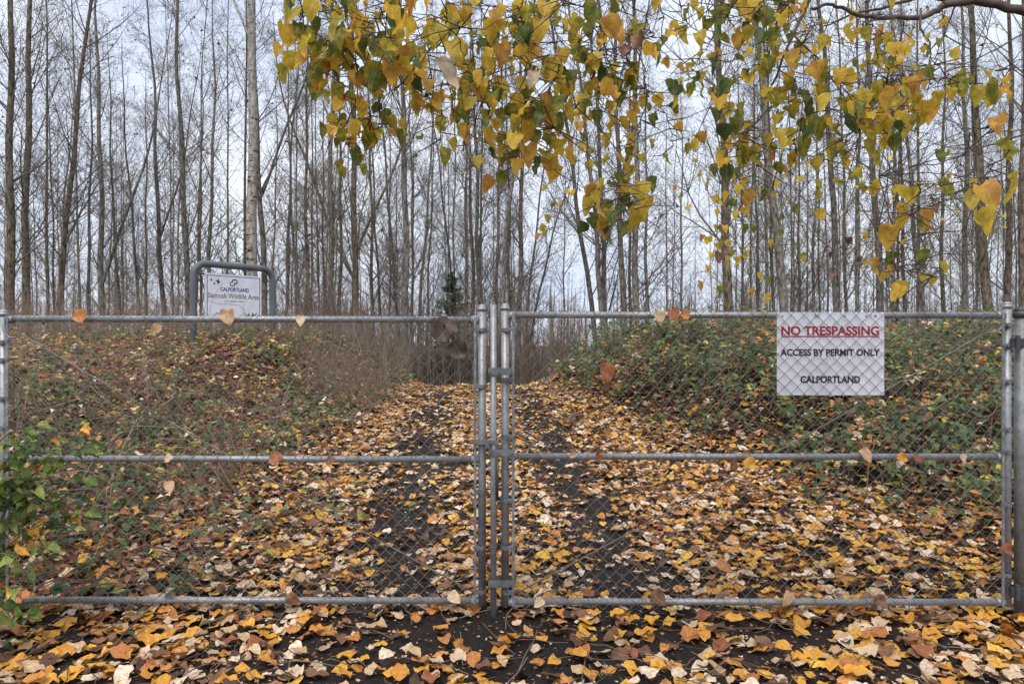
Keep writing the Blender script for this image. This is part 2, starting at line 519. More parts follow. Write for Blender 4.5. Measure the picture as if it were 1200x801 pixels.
def leaf_shape(seed, fold, bend, width=0.78, wave=0.05, stalk=0.35, detail=True):
    """heart shaped blade, base at the origin, tip along +Y, unit length; returns V, F(list), uv"""
    r = random.Random(seed)
    if detail:
        side = [(.20, -.035), (.40, .05), (.51, .18), (.505, .35), (.455, .53), (.345, .70), (.175, .87)]
        mt = [.03, .10, .20, .35, .53, .70, .87]
    else:
        side = [(.30, -.02), (.50, .16), (.48, .42), (.32, .72)]
        mt = [.05, .20, .43, .72]
    V, uv = [], []
    asym = r.uniform(-0.06, 0.06)
    ph1, ph2 = r.uniform(0, 6), r.uniform(0, 6)
    def put(u, t):
        x = u * width
        z = fold * abs(x) + bend * t * t + wave * math.sin(8 * t + 5 * u + ph1) + abs(u) * wave * 1.6 * math.sin(13 * t + ph2 + (2 if u > 0 else 0)) + r.uniform(-.012, .012)
        V.append((x + asym * t, t - 0.12 * fold * abs(x), z)); uv.append((u, t))
        return len(V) - 1
    m0 = put(0, 0)
    mid = [put(0, t) for t in mt]; tip = put(0, 1.0)
    L = [put(-w * r.uniform(.93, 1.06), t + r.uniform(-.015, .015)) for w, t in side]
    R = [put(w * r.uniform(.93, 1.06), t + r.uniform(-.015, .015)) for w, t in side]
    T, Q = [(m0, mid[0], L[0]), (m0, R[0], mid[0]), (mid[-1], tip, L[-1]), (mid[-1], R[-1], tip)], []
    for k in range(len(mt) - 1):
        Q.append((mid[k], mid[k + 1], L[k + 1], L[k])); Q.append((mid[k], R[k], R[k + 1], mid[k + 1]))
    if stalk:
        b0 = len(V)
        sz = r.uniform(-0.02, 0.12)
        for (x, y, z) in ((-.012, 0.0, .004), (.012, 0.0, .004), (.008 + asym, -stalk, sz), (-.008 + asym, -stalk, sz)):
            V.append((x, y, z)); uv.append((0.0, 0.5))
        for (x, y, z) in ((0, 0.0, -.02), (asym, -stalk, sz - .018)):
            V.append((x, y, z)); uv.append((0.0, 0.5))
        Q.append((b0, b0 + 1, b0 + 2, b0 + 3)); Q.append((b0, b0 + 3, b0 + 5, b0 + 4)); Q.append((b0 + 1, b0 + 4, b0 + 5, b0 + 2))
    return np.array(V), [np.array(T), np.array(Q)], np.array(uv)

# ------------------------------------------------------------------ the scattered litter (one stuff mesh)
BUFF = np.array([[0.70, 0.54, 0.38], [0.62, 0.45, 0.29], [0.55, 0.38, 0.24], [0.74, 0.60, 0.45]])
GOLD = np.array([[0.66, 0.36, 0.06], [0.60, 0.30, 0.045], [0.72, 0.42, 0.07], [0.56, 0.27, 0.06]])
ORNG = np.array([[0.52, 0.22, 0.06], [0.44, 0.18, 0.06], [0.60, 0.28, 0.09]])
BRWN = np.array([[0.20, 0.095, 0.05], [0.13, 0.065, 0.042], [0.27, 0.14, 0.075], [0.085, 0.05, 0.038]])

def pick(arrs, probs, n, rng):
    k = rng.choice(len(arrs), size=n, p=probs)
    out = np.zeros((n, 3))
    for i, a in enumerate(arrs):
        m = k == i
        out[m] = a[rng.integers(0, len(a), m.sum())]
    return out * rng.uniform(0.78, 1.12, (n, 1))

def scatter_leaves(x, y, z, size, col, tilt, rng, shapes, mat, name, yaw=None, normal=None, smooth_shade=False):
    n = len(x)
    yaw = rng.uniform(0, 2 * np.pi, n) if yaw is None else yaw
    pick_s = rng.integers(0, len(shapes), n)
    Vs, Cs, Ts, Qs = [], [], [], []
    off = 0
    ta = rng.uniform(0, 2 * np.pi, n)
    up = np.stack([np.cos(ta) * np.sin(tilt), np.sin(ta) * np.sin(tilt), np.cos(tilt)], -1)
    if normal is not None:
        up = up + normal
        up /= np.linalg.norm(up, axis=1, keepdims=True)
    fwd = np.stack([np.cos(yaw), np.sin(yaw), np.zeros(n)], -1)
    fwd -= up * (fwd * up).sum(1, keepdims=True)
    fwd /= np.linalg.norm(fwd, axis=1, keepdims=True)
    side = np.cross(fwd, up)
    for s, (SV, SF, suv) in enumerate(shapes):
        m = np.where(pick_s == s)[0]
        if not len(m): continue
        k = len(SV)
        loc = SV - np.array([0, 0.5, 0])
        W = (side[m, None, :] * loc[None, :, 0:1] + fwd[m, None, :] * loc[None, :, 1:2] + up[m, None, :] * loc[None, :, 2:3]) * size[m, None, None]
        W += np.stack([x[m], y[m], z[m]], -1)[:, None, :]
        Vs.append(W.reshape(-1, 3))
        Cs.append(np.repeat(col[m], k, 0))
        idx = (np.arange(len(m)) * k + off)
        if len(SF[0]): Ts.append((SF[0][None] + idx[:, None, None]).reshape(-1, 3))
        if len(SF[1]): Qs.append((SF[1][None] + idx[:, None, None]).reshape(-1, 4))
        off += len(m) * k
    F = []
    if Ts: F.append(np.concatenate(Ts))
    if Qs: F.append(np.concatenate(Qs))
    me = mesh_np(name, np.concatenate(Vs), F, mat, np.concatenate(Cs), smooth_shade=smooth_shade)
    return link(name, me)

_LP = [(random.uniform(-0.25, 0.45), random.uniform(-0.3, 0.3), random.uniform(0.70, 0.94), random.uniform(0.04, 0.10)) for i in range(16)]
LIT_NEAR = [leaf_shape(i, *p, 0.3, True) for i, p in enumerate(_LP)]
LIT_FAR = [leaf_shape(i, *p, 0, False) for i, p in enumerate(_LP)]

def litter():
    rng = np.random.default_rng(5)
    N = 92000
    y = 2.6 + (17.0 - 2.6) * np.sqrt(rng.uniform(0, 1, N)) ** 1.15
    x = rng.uniform(-1, 1, N) * (0.72 * y + 1.6)
    mud = mudness(x, y)
    clump = vnoise(x * 1.7, y * 1.7, 21) * 0.6 + vnoise(x * 5, y * 5, 22) * 0.4
    keep_p = np.clip(1.0 - 0.86 * mud, 0.08, 1) * np.clip(0.62 + 0.7 * clump, 0.3, 1)
    far_thin = np.where(y > 14.5, 0.4, 1.0)
    uR = x - xc(y); thick_ = (uR > np.interp(y, [5, 6, 7.5, 9, 11, 14], [4.2, 3.8, 3.0, 2.5, 1.9, 1.5])) & (y > 5.2)
    keep_p = np.where(thick_, keep_p * 0.5, keep_p)
    keep_p = np.where((np.abs(x + 0.10) < 0.11) & (y > 3.95) & (y < 4.30), 0.0, keep_p)
    k = rng.uniform(0, 1, N) < keep_p * far_thin
    x, y = x[k], y[k]
    n = len(x)
    z = ground_z(x, y) + rng.uniform(0.004, 0.045, n)
    size = rng.uniform(0.055, 0.112, n) * np.where(rutness(x, y) > 0.4, 0.85, 1.0)
    # palette by place: paler on the track, more brown on the left, more gold on the right
    colA = pick([BUFF, GOLD, ORNG, BRWN], [0.42, 0.24, 0.16, 0.18], n, rng)
    colL = pick([BUFF, GOLD, ORNG, BRWN], [0.20, 0.16, 0.22, 0.42], n, rng)
    colR = pick([BUFF, GOLD, ORNG, BRWN], [0.32, 0.38, 0.16, 0.14], n, rng)
    u = (x - xc(y)) / 2.4
    wL = np.clip(-u - 0.5 + rng.uniform(-.3, .3, n), 0, 1)[:, None] > 0.3
    wR = np.clip(u - 0.4 + rng.uniform(-.3, .3, n), 0, 1)[:, None] > 0.3
    col = np.where(wL, colL, np.where(wR, colR, colA))
    tilt = np.abs(rng.normal(0, 0.33, n))
    for m, shp, lab in ((y < 7.0, LIT_NEAR, 'thick litter of buff, golden and brown fallen leaves around the gate'), (y >= 7.0, LIT_FAR, 'carpet of buff and golden fallen leaves over the farther track and banks')):
        o = scatter_leaves(x[m], y[m], z[m], size[m], col[m], tilt[m], rng, shp, M_LITTER, 'leaf_litter')
        tag(o, lab, 'leaf litter', kind='stuff')
    # torn scraps, twigs and crumbs between them
    N = 26000
    y = 3.0 + 10 * rng.uniform(0, 1, N); x = rng.uniform(-1, 1, N) * (0.72 * y + 0.6)
    z = ground_z(x, y) + rng.uniform(0.002, 0.012, N)
    scr = [(np.array([[-.3, 0, 0], [.3, .1, .05], [.2, .6, 0], [-.15, .9, .1]]), [np.zeros((0, 3), int), np.array([[0, 1, 2, 3]])], None)]
    o = scatter_leaves(x, y, z, rng.uniform(0.008, 0.034, N), pick([BUFF, ORNG, BRWN], [0.25, 0.2, 0.55], N, rng), np.abs(rng.normal(0, .4, N)), rng, scr, M_LITTER, 'leaf_crumbs')
    tag(o, 'small torn crumbs of leaf scattered on the mud', 'leaf crumbs', kind='stuff')
    N = 1100
    y = 3.2 + 8 * rng.uniform(0, 1, N) ** 1.3; x = rng.uniform(-1, 1, N) * (0.72 * y + 0.4)
    a = rng.uniform(0, 2 * np.pi, N); L = rng.uniform(0.08, 0.42, N)
    P = np.zeros((N, 4, 3)); 
    for k in range(4):
        t = k / 3 - 0.5
        P[:, k, 0] = x + np.cos(a) * L * t + rng.normal(0, .008, N)
        P[:, k, 1] = y + np.sin(a) * L * t + rng.normal(0, .008, N)
        P[:, k, 2] = ground_z(P[:, k, 0], P[:, k, 1]) + 0.025 + rng.uniform(0, .03, N)
    V, F = tubes(P, np.full((N, 4), 0.0022) * rng.uniform(.6, 1.8, (N, 1)), 3)
    c = np.repeat(rng.uniform(0.5, 1.4, (N, 1)) * np.array([[0.16, 0.115, 0.085]]), 12, 0)
    tag(link('fallen_twigs', mesh_np('fallen_twigs', V, F, M_STEMS, c)), 'thin dry twigs lying among the fallen leaves', 'twigs', kind='stuff')
litter()

# ------------------------------------------------------------------ brambles, canes and dry brush
def gen_canes(n, region, thick, lmin, lmax, arch, rng, K=7):
    """region(rng,n)->x,y ; arching canes whose ends come back near the ground"""
    x, y = region(rng, n)
    a = rng.uniform(0, 2 * np.pi, n)
    L = rng.uniform(lmin, lmax, n)
    H = rng.uniform(0.25, 1.0, n) * thick * (0.3 + 1.5 * vnoise(x * 0.9 + 5, y * 0.9, 61)) * np.where((x < 0) & (y > 8.3), 0.42, 1.0)
    ye = y + np.sin(a) * L; ue = np.abs(x + np.cos(a) * L - xc(ye))
    a = np.where(ue < np.interp(ye, [5, 8, 11, 14], [2.8, 2.1, 1.5, 1.15]), a + np.pi, a)
    P = np.zeros((n, K, 3))
    for k in range(K):
        t = k / (K - 1)
        P[:, k, 0] = x + np.cos(a) * L * t
        P[:, k, 1] = y + np.sin(a) * L * t
        P[:, k, 2] = ground_z(P[:, k, 0], P[:, k, 1]) + H * (4 * t * (1 - t)) ** 0.7 * arch + H * (1 - arch) * t
    P += rng.normal(0, 0.02, P.shape) * np.array([1, 1, 0.8])
    return P

BL = [simple_leaf(random.uniform(0.1, 0.7), random.uniform(-0.4, 0.1), random.uniform(0.55, 0.75)) for i in range(8)]
GREEN = np.array([[0.040, 0.075, 0.028], [0.060, 0.105, 0.034], [0.105, 0.155, 0.05], [0.055, 0.09, 0.045], [0.13, 0.16, 0.06], [0.085, 0.125, 0.06]])
YGRN = np.array([[0.30, 0.32, 0.06], [0.46, 0.38, 0.06], [0.22, 0.26, 0.06]])

def bramble(name, region, ncane, nleaf, thick, mix, rng, label, lsize=(0.035, 0.075), canecol=(0.17, 0.10, 0.075)):
    P = gen_canes(ncane, region, thick, 0.5, 1.9, 0.85, rng)
    K = P.shape[1]
    R = np.linspace(0.0042, 0.0018, K)[None] * rng.uniform(0.7, 1.4, (ncane, 1))
    V, F = tubes(P, R, 3)
    cc = rng.uniform(0.5, 1.5, (ncane, 1)) * np.array([canecol]) * rng.uniform(.85, 1.15, (ncane, 3))
    co = link(name + '_canes', mesh_np(name + '_canes', V, F, M_STEMS, np.repeat(cc, K * 3, 0)))
    tag(co, label + ', its arching brown canes', 'bramble canes', kind='stuff')
    # leaves strung along the canes plus a loose canopy
    m = rng.integers(0, ncane, nleaf); k = rng.integers(1, K - 1, nleaf); t = rng.uniform(0, 1, nleaf)[:, None]
    m = np.repeat(m[:nleaf // 3 + 1], 3)[:nleaf]; k = np.repeat(k[:nleaf // 3 + 1], 3)[:nleaf]; t = np.repeat(t[:nleaf // 3 + 1], 3, 0)[:nleaf]
    tri = np.repeat(rng.normal(0, 0.045, (nleaf // 3 + 1, 3)), 3, 0)[:nleaf]
    pos = P[m, k] * (1 - t) + P[m, k + 1 - (k == K - 1)] * t + tri + rng.normal(0, 0.026, (nleaf, 3))
    up = (pos[:, 2] - ground_z(pos[:, 0], pos[:, 1]))
    pos[:, 2] = np.maximum(pos[:, 2], ground_z(pos[:, 0], pos[:, 1]) + 0.02)
    patch = vnoise(pos[:, 0] * 1.3 + 9, pos[:, 1] * 1.3, 31)[:, None]
    ca = pick([GREEN, YGRN, BRWN, ORNG, BUFF], mix, nleaf, rng)
    cb = pick([GREEN, YGRN, BRWN, ORNG, BUFF], [0.38, 0.08, 0.24, 0.18, 0.12], nleaf, rng)
    ca = np.repeat(ca[:nleaf // 3 + 1], 3, 0)[:nleaf]; cb = np.repeat(cb[:nleaf // 3 + 1], 3, 0)[:nleaf]
    ca = ca * rng.uniform(.8, 1.15, (nleaf, 1)) * (0.8 + 0.75 * vnoise(pos[:, 0] * 2.1, pos[:, 1] * 2.1, 44)[:, None])
    col = np.where(patch > (0.27 if name == 'bramble_thicket' else 0.38) + rng.normal(0, .08, (nleaf, 1)), ca, cb)
    tilt = np.abs(rng.normal(0, 0.6, nleaf))
    nrm = np.tile(np.array([[0, -0.45, 0.3]]), (nleaf, 1))
    o = scatter_leaves(pos[:, 0], pos[:, 1], pos[:, 2], rng.uniform(*lsize, nleaf), col, tilt, rng, BL, M_BRAMBLE, name, normal=nrm)
    tag(o, label, 'brambles', kind='stuff')
    return P

def reg_right(rng, n):
    xs, ys = [], []
    while len(xs) < n:
        y = rng.uniform(5.0, 14.5); x = rng.uniform(0.3, 12)
        u = x - float(xc(y))
        edge = np.interp(y, [5, 6, 7.5, 9, 11, 14], [3.9, 3.5, 2.7, 2.2, 1.65, 1.2]) + 0.5 * (float(vnoise(np.array(y * 1.5), np.array(0.3), 4)) - 0.5)
        if u > edge and x < 0.72 * y + 1.6:
            if u - edge < 0.5 and rng.uniform() > 0.5: continue
            xs.append(x); ys.append(y)
    return np.array(xs), np.array(ys)
def reg_left(rng, n):
    xs, ys = [], []
    while len(xs) < n:
        y = rng.uniform(5.4, 15); x = -rng.uniform(0.6, 13)
        u = float(xc(y)) - x
        edge = np.interp(y, [5, 6.5, 8, 9, 11, 14], [2.9, 2.6, 2.1, 1.9, 1.4, 1.0]) + 0.6 * (float(vnoise(np.array(y * 1.5), np.array(0.3), 14)) - 0.5)
        if u > edge and -x < 0.72 * y + 1.6:
            # the leaf-covered bare slope on the upper left stays open
            if 9.0 < y < 12.1 and abs(x + 0.37 * y) < 1.0 and rng.uniform() < 0.8: continue
            if y > 9.5 and -0.72 * y < x < -0.42 * y and rng.uniform() < 0.75: continue
            xs.append(x); ys.append(y)
    return np.array(xs), np.array(ys)
_r = np.random.default_rng(77)
def reg_low_left(rng, n):
    x = -rng.uniform(1.5, 4.6, n * 6); y = rng.uniform(4.45, 7.2, n * 6)
    ok = (vnoise(x * 1.8 + 2, y * 1.8, 91) + 0.25 * (-x - 2.4) > 0.50) & (-x < 0.72 * y + 0.8)
    return x[ok][:n], y[ok][:n]
bramble('bramble_thicket', reg_right, 1300, 42000, 0.56, [0.84, 0.09, 0.03, 0.02, 0.02], _r, 'dark green bramble thicket covering the bank right of the track', (0.05, 0.095))
bramble('bramble_tangle', reg_left, 1100, 30000, 0.36, [0.66, 0.12, 0.11, 0.06, 0.05], _r, 'brown and green bramble tangle over the bank left of the track', (0.045, 0.09), (0.22, 0.15, 0.115))

bramble('trailing_vines', reg_low_left, 420, 5200, 0.30, [0.60, 0.06, 0.24, 0.06, 0.04], _r, 'sparse dark green trailing vines over litter behind the lower left of the gate', (0.04, 0.085), (0.16, 0.10, 0.075))

def reg_canes(rng, n):
    y = rng.uniform(5.6, 9.6, n * 3); x = xc(y) - rng.uniform(2.1, 6.5, n * 3)
    ok = -x < 0.72 * y + 0.8
    return x[ok][:n], y[ok][:n]
bramble('arching_canes', reg_canes, 240, 2600, 1.15, [0.45, 0.12, 0.25, 0.10, 0.08], _r, 'long pale brown bramble canes arching above the left bank with few leaves', (0.04, 0.08), (0.27, 0.19, 0.145))

def brush(name, n, region, hmin, hmax, rng, label, col=(0.20, 0.14, 0.105), r0=0.0045, nb=5, lean=0.35, sparseleaf=0):
    """upright bare shrubs: stems with side twigs, all in one mesh"""
    x, y = region(rng, n)
    K = 6
    H = rng.uniform(hmin, hmax, n) * (0.35 + 1.2 * vnoise(x * 0.8 + 3, y * 0.6, 71))
    a = rng.uniform(0, 2 * np.pi, n); ln = np.abs(rng.normal(0, lean, n))
    P = np.zeros((n, K, 3)); g = ground_z(x, y)
    for k in range(K):
        t = k / (K - 1)
        P[:, k, 0] = x + np.cos(a) * ln * H * t ** 1.5
        P[:, k, 1] = y + np.sin(a) * ln * H * t ** 1.5
        P[:, k, 2] = g + H * t * (1 - 0.25 * ln * t)
    P += rng.normal(0, 0.018, P.shape)
    R = np.linspace(r0, r0 * 0.35, K)[None] * rng.uniform(0.6, 1.5, (n, 1))
    V1, F1 = tubes(P, R, 3)
    m = n * nb
    pi_ = np.repeat(np.arange(n), nb); k = rng.integers(1, K - 1, m); t = rng.uniform(0, 1, (m, 1))
    S = P[pi_, k] * (1 - t) + P[pi_, k + 1] * t
    d = rng.normal(0, 1, (m, 3)); d[:, 2] = np.abs(d[:, 2]) * 0.9 + 0.3; d /= np.linalg.norm(d, axis=1, keepdims=True)
    L = rng.uniform(0.12, 0.5, m)[:, None]
    Q = np.stack([S, S + d * L * 0.5 + rng.normal(0, .015, (m, 3)), S + d * L + np.array([[0, 0, 0.04]])], 1)
    V2, F2 = tubes(Q, np.linspace(r0 * 0.5, r0 * 0.25, 3)[None].repeat(m, 0), 3)
    c1 = np.repeat(rng.uniform(.6, 1.4, (n, 1)) * np.array([col]), K * 3, 0)
    c2 = np.repeat(rng.uniform(.6, 1.4, (m, 1)) * np.array([col]), 9, 0)
    V, F = merge([(V1, F1), (V2, F2)])
    tag(link(name, mesh_np(name, V, F, M_STEMS, np.concatenate([c1, c2]))), label, 'dry brush', kind='stuff')
    return P

def box_reg(x0, x1, y0, y1, cond=None):
    def f(rng, n):
        xs, ys = np.zeros(0), np.zeros(0)
        while len(xs) < n:
            x = rng.uniform(x0, x1, n * 2); y = rng.uniform(y0, y1, n * 2)
            ok = np.abs(x) < 0.72 * y + 1.5
            if cond is not None: ok &= cond(x, y)
            xs = np.concatenate([xs, x[ok]]); ys = np.concatenate([ys, y[ok]])
        return xs[:n], ys[:n]
    return f
brush('dry_brush', 600, box_reg(-12, -0.9, 10.5, 13, lambda x, y: (xc(y) - x > 1.5) & ~((x < -0.42 * y) & (y < 12.6)) & ~((np.abs(x + 0.375 * y) < 1.05) & (y < 12.4))), 0.10, 0.30, _r, 'low brown bare brush around the feet of the framed notice', (0.25, 0.18, 0.135))
brush('tall_dry_brush', 1000, box_reg(-12, -0.9, 13.0, 16.5, lambda x, y: (xc(y) - x > 1.35)), 0.35, 0.95, _r, 'brown bare brush on the bank behind the framed notice', (0.25, 0.185, 0.14))
brush('track_end_undergrowth', 900, box_reg(-5.0, 1.6, 16.2, 20), 1.0, 2.0, _r, 'dark brown bare undergrowth closing the view where the track drops away', (0.17, 0.13, 0.105), 0.007, 7, 0.25)
brush('dry_bramble_stems', 350, box_reg(-6.5, -1.9, 5.6, 11, lambda x, y: xc(y) - x > 2.2), 0.2, 0.6, _r, 'reddish brown dry stems standing in the left bank tangle', (0.21, 0.125, 0.095), 0.0035, 4, 0.7)
brush('far_undergrowth', 2600, box_reg(-26, 26, 16.5, 30), 0.7, 1.8, _r, 'bare grey brown undergrowth between the tree trunks beyond the track', (0.27, 0.225, 0.185), 0.006, 6, 0.3)
brush('right_bank_stems', 450, box_reg(2.2, 11, 9.5, 15, lambda x, y: x - xc(y) > 2.0), 0.4, 1.0, _r, 'thin dry stems rising out of the right bank brambles', (0.20, 0.155, 0.12), 0.004, 5, 0.5)

# ------------------------------------------------------------------ bare trees
def branch_level(P, R, n_per, tmin, tmax, ang, len_f, K, rng, upcurve, rscale, jitter=0.05):
    """children of polylines P (N,Kp,3)"""
    N, Kp, _ = P.shape
    M = N * n_per
    pi_ = np.repeat(np.arange(N), n_per)
    t = rng.uniform(tmin, tmax, M)
    f = t * (Kp - 1); i0 = np.minimum(f.astype(int), Kp - 2); fr = (f - i0)[:, None]
    S = P[pi_, i0] * (1 - fr) + P[pi_, i0 + 1] * fr
    r = R[pi_, i0] * (1 - fr[:, 0]) + R[pi_, i0 + 1] * fr[:, 0]
    T = P[pi_, i0 + 1] - P[pi_, i0]
    T /= np.linalg.norm(T, axis=1, keepdims=True) + 1e-9
    q = rng.normal(0, 1, (M, 3)); q -= T * (q * T).sum(1, keepdims=True); q /= np.linalg.norm(q, axis=1, keepdims=True) + 1e-9
    an = rng.uniform(*ang, M)[:, None]
    D = T * np.cos(an) + q * np.sin(an)
    L = len_f(t, pi_, M)
    out = np.zeros((M, K, 3))
    out[:, 0] = S
    cur = D.copy()
    for k in range(1, K):
        out[:, k] = out[:, k - 1] + cur * (L / (K - 1))[:, None]
        cur = cur + np.array([0, 0, upcurve]) + rng.normal(0, jitter, (M, 3))
        cur /= np.linalg.norm(cur, axis=1, keepdims=True)
    R0 = np.minimum(r * rscale, L * 0.0085 + 0.002)
    Rr = R0[:, None] * np.linspace(1, 0.35, K)[None]
    return out, Rr

def tree_meshes(name, H, r0, lean, bow, rng, tone, n1=34, n2=7, n3=5, fork=None, clear=0.16, yellow=0, moss=False, wiggle=0.065, blen=1.0):
    K = 16
    t = np.linspace(0, 1, K)
    P = np.zeros((1, K, 3))
    ph = rng.uniform(0, 6.28, 4)
    P[0, :, 0] = lean * H * t + bow * H * (t * (1 - t)) + wiggle * np.sin(t * 9 + ph[0]) * t + 0.5 * wiggle * np.sin(t * 23 + ph[1]) * np.minimum(t * 4, 1)
    P[0, :, 1] = rng.uniform(-0.03, 0.03) * H * t + wiggle * np.sin(t * 8 + ph[2]) * t
    P[0, :, 2] = H * t - 0.3
    P[0, :, 0] -= P[0, 0, 0]
    R = (r0 * (0.12 + 0.88 * (1 - t) ** 0.85) * (1 + 0.35 * np.exp(-t * 30)))[None]
    stems = [(P, R)]
    if fork:                                    # (height fraction, direction in x, length fraction, radius fraction)
        for (tf, dx, lf, rf) in fork:
            i = tf * (K - 1); i0 = int(i); S = P[0, i0] * (1 - (i - i0)) + P[0, i0 + 1] * (i - i0)
            Q = np.zeros((1, K, 3)); L = H * lf
            s = np.linspace(0, 1, K)
            Q[0, :, 0] = S[0] + dx * L * (1 - (1 - s) ** 1.6) * 0.62 + 0.05 * np.sin(s * 11 + ph[3])
            Q[0, :, 1] = S[1] + rng.uniform(-.06, .06) * L * s
            Q[0, :, 2] = S[2] + L * s
            rr = R[0, i0] * rf * (0.12 + 0.88 * (1 - s) ** 0.9)
            stems.append((Q, rr[None]))
    parts = [tubes(p, r, 9) for p, r in stems]
    V, F = merge(parts)
    trunk = mesh_np(name + '_trunk', V, F, BARK[tone], smooth_shade=True)
    crown = []
    leaves = []
    for si, (p, r) in enumerate(stems):
        a = n1 if si == 0 else n1 // 3
        hh = H if si == 0 else H * 0.45
        P1, R1 = branch_level(p, r, a, clear if si == 0 else 0.15, 0.98, (0.45, 1.0), lambda t, pi_, M: blen * hh * (0.06 + 0.11 * (1 - t)) * rng.uniform(0.45, 1.25, M), 6, rng, 0.10, 0.42, 0.07)
        L1 = np.linalg.norm(P1[:, -1] - P1[:, 0], axis=1)
        P2, R2 = branch_level(P1, R1, n2, 0.15, 0.97, (0.45, 1.0), lambda t, pi_, M: L1[pi_] * rng.uniform(0.22, 0.55, M) + 0.1, 4, rng, 0.08, 0.6, 0.09)
        L2 = np.linalg.norm(P2[:, -1] - P2[:, 0], axis=1)
        P3, R3 = branch_level(P2, R2, n3, 0.15, 0.98, (0.4, 1.1), lambda t, pi_, M: L2[pi_] * rng.uniform(0.2, 0.6, M) + 0.08, 3, rng, 0.05, 0.7, 0.1)
        R2 = np.maximum(R2, 0.003); R3 = np.maximum(R3, 0.0024)
        crown += [tubes(P1, R1, 4), tubes(P2, R2, 3), tubes(P3, R3, 3)]
        leaves.append(P3[:, -1])
    V, F = merge(crown)
    mat = M_TWIG_RUST if moss else M_TWIG
    tips = np.concatenate(leaves)
    sel = tips[rng.uniform(0, 1, len(tips)) < (0.18 + yellow)]
    n = len(sel)
    s = rng.uniform(0.015, 0.035, (n, 1, 1)) * (1.6 if yellow else 1)
    tri = rng.normal(0, 1, (n, 3, 3)) * s + sel[:, None, :]
    FT = np.arange(n * 3).reshape(-1, 3) + len(V)
    me = mesh_np(name + '_crown', np.concatenate([V, tri.reshape(-1, 3)]), [F, FT], [mat, M_LASTLEAF_Y if yellow else M_LASTLEAF])
    mi = np.zeros(len(F) + n, dtype=np.int32); mi[len(F):] = 1
    me.polygons.foreach_set('material_index', mi)
    return trunk, crown and me

M_LASTLEAF = plain('withered_last_leaves', (0.20, 0.14, 0.08), 0.8)[0]
M_LASTLEAF_Y = plain('yellow_last_leaves', (0.52, 0.36, 0.08), 0.8)[0]

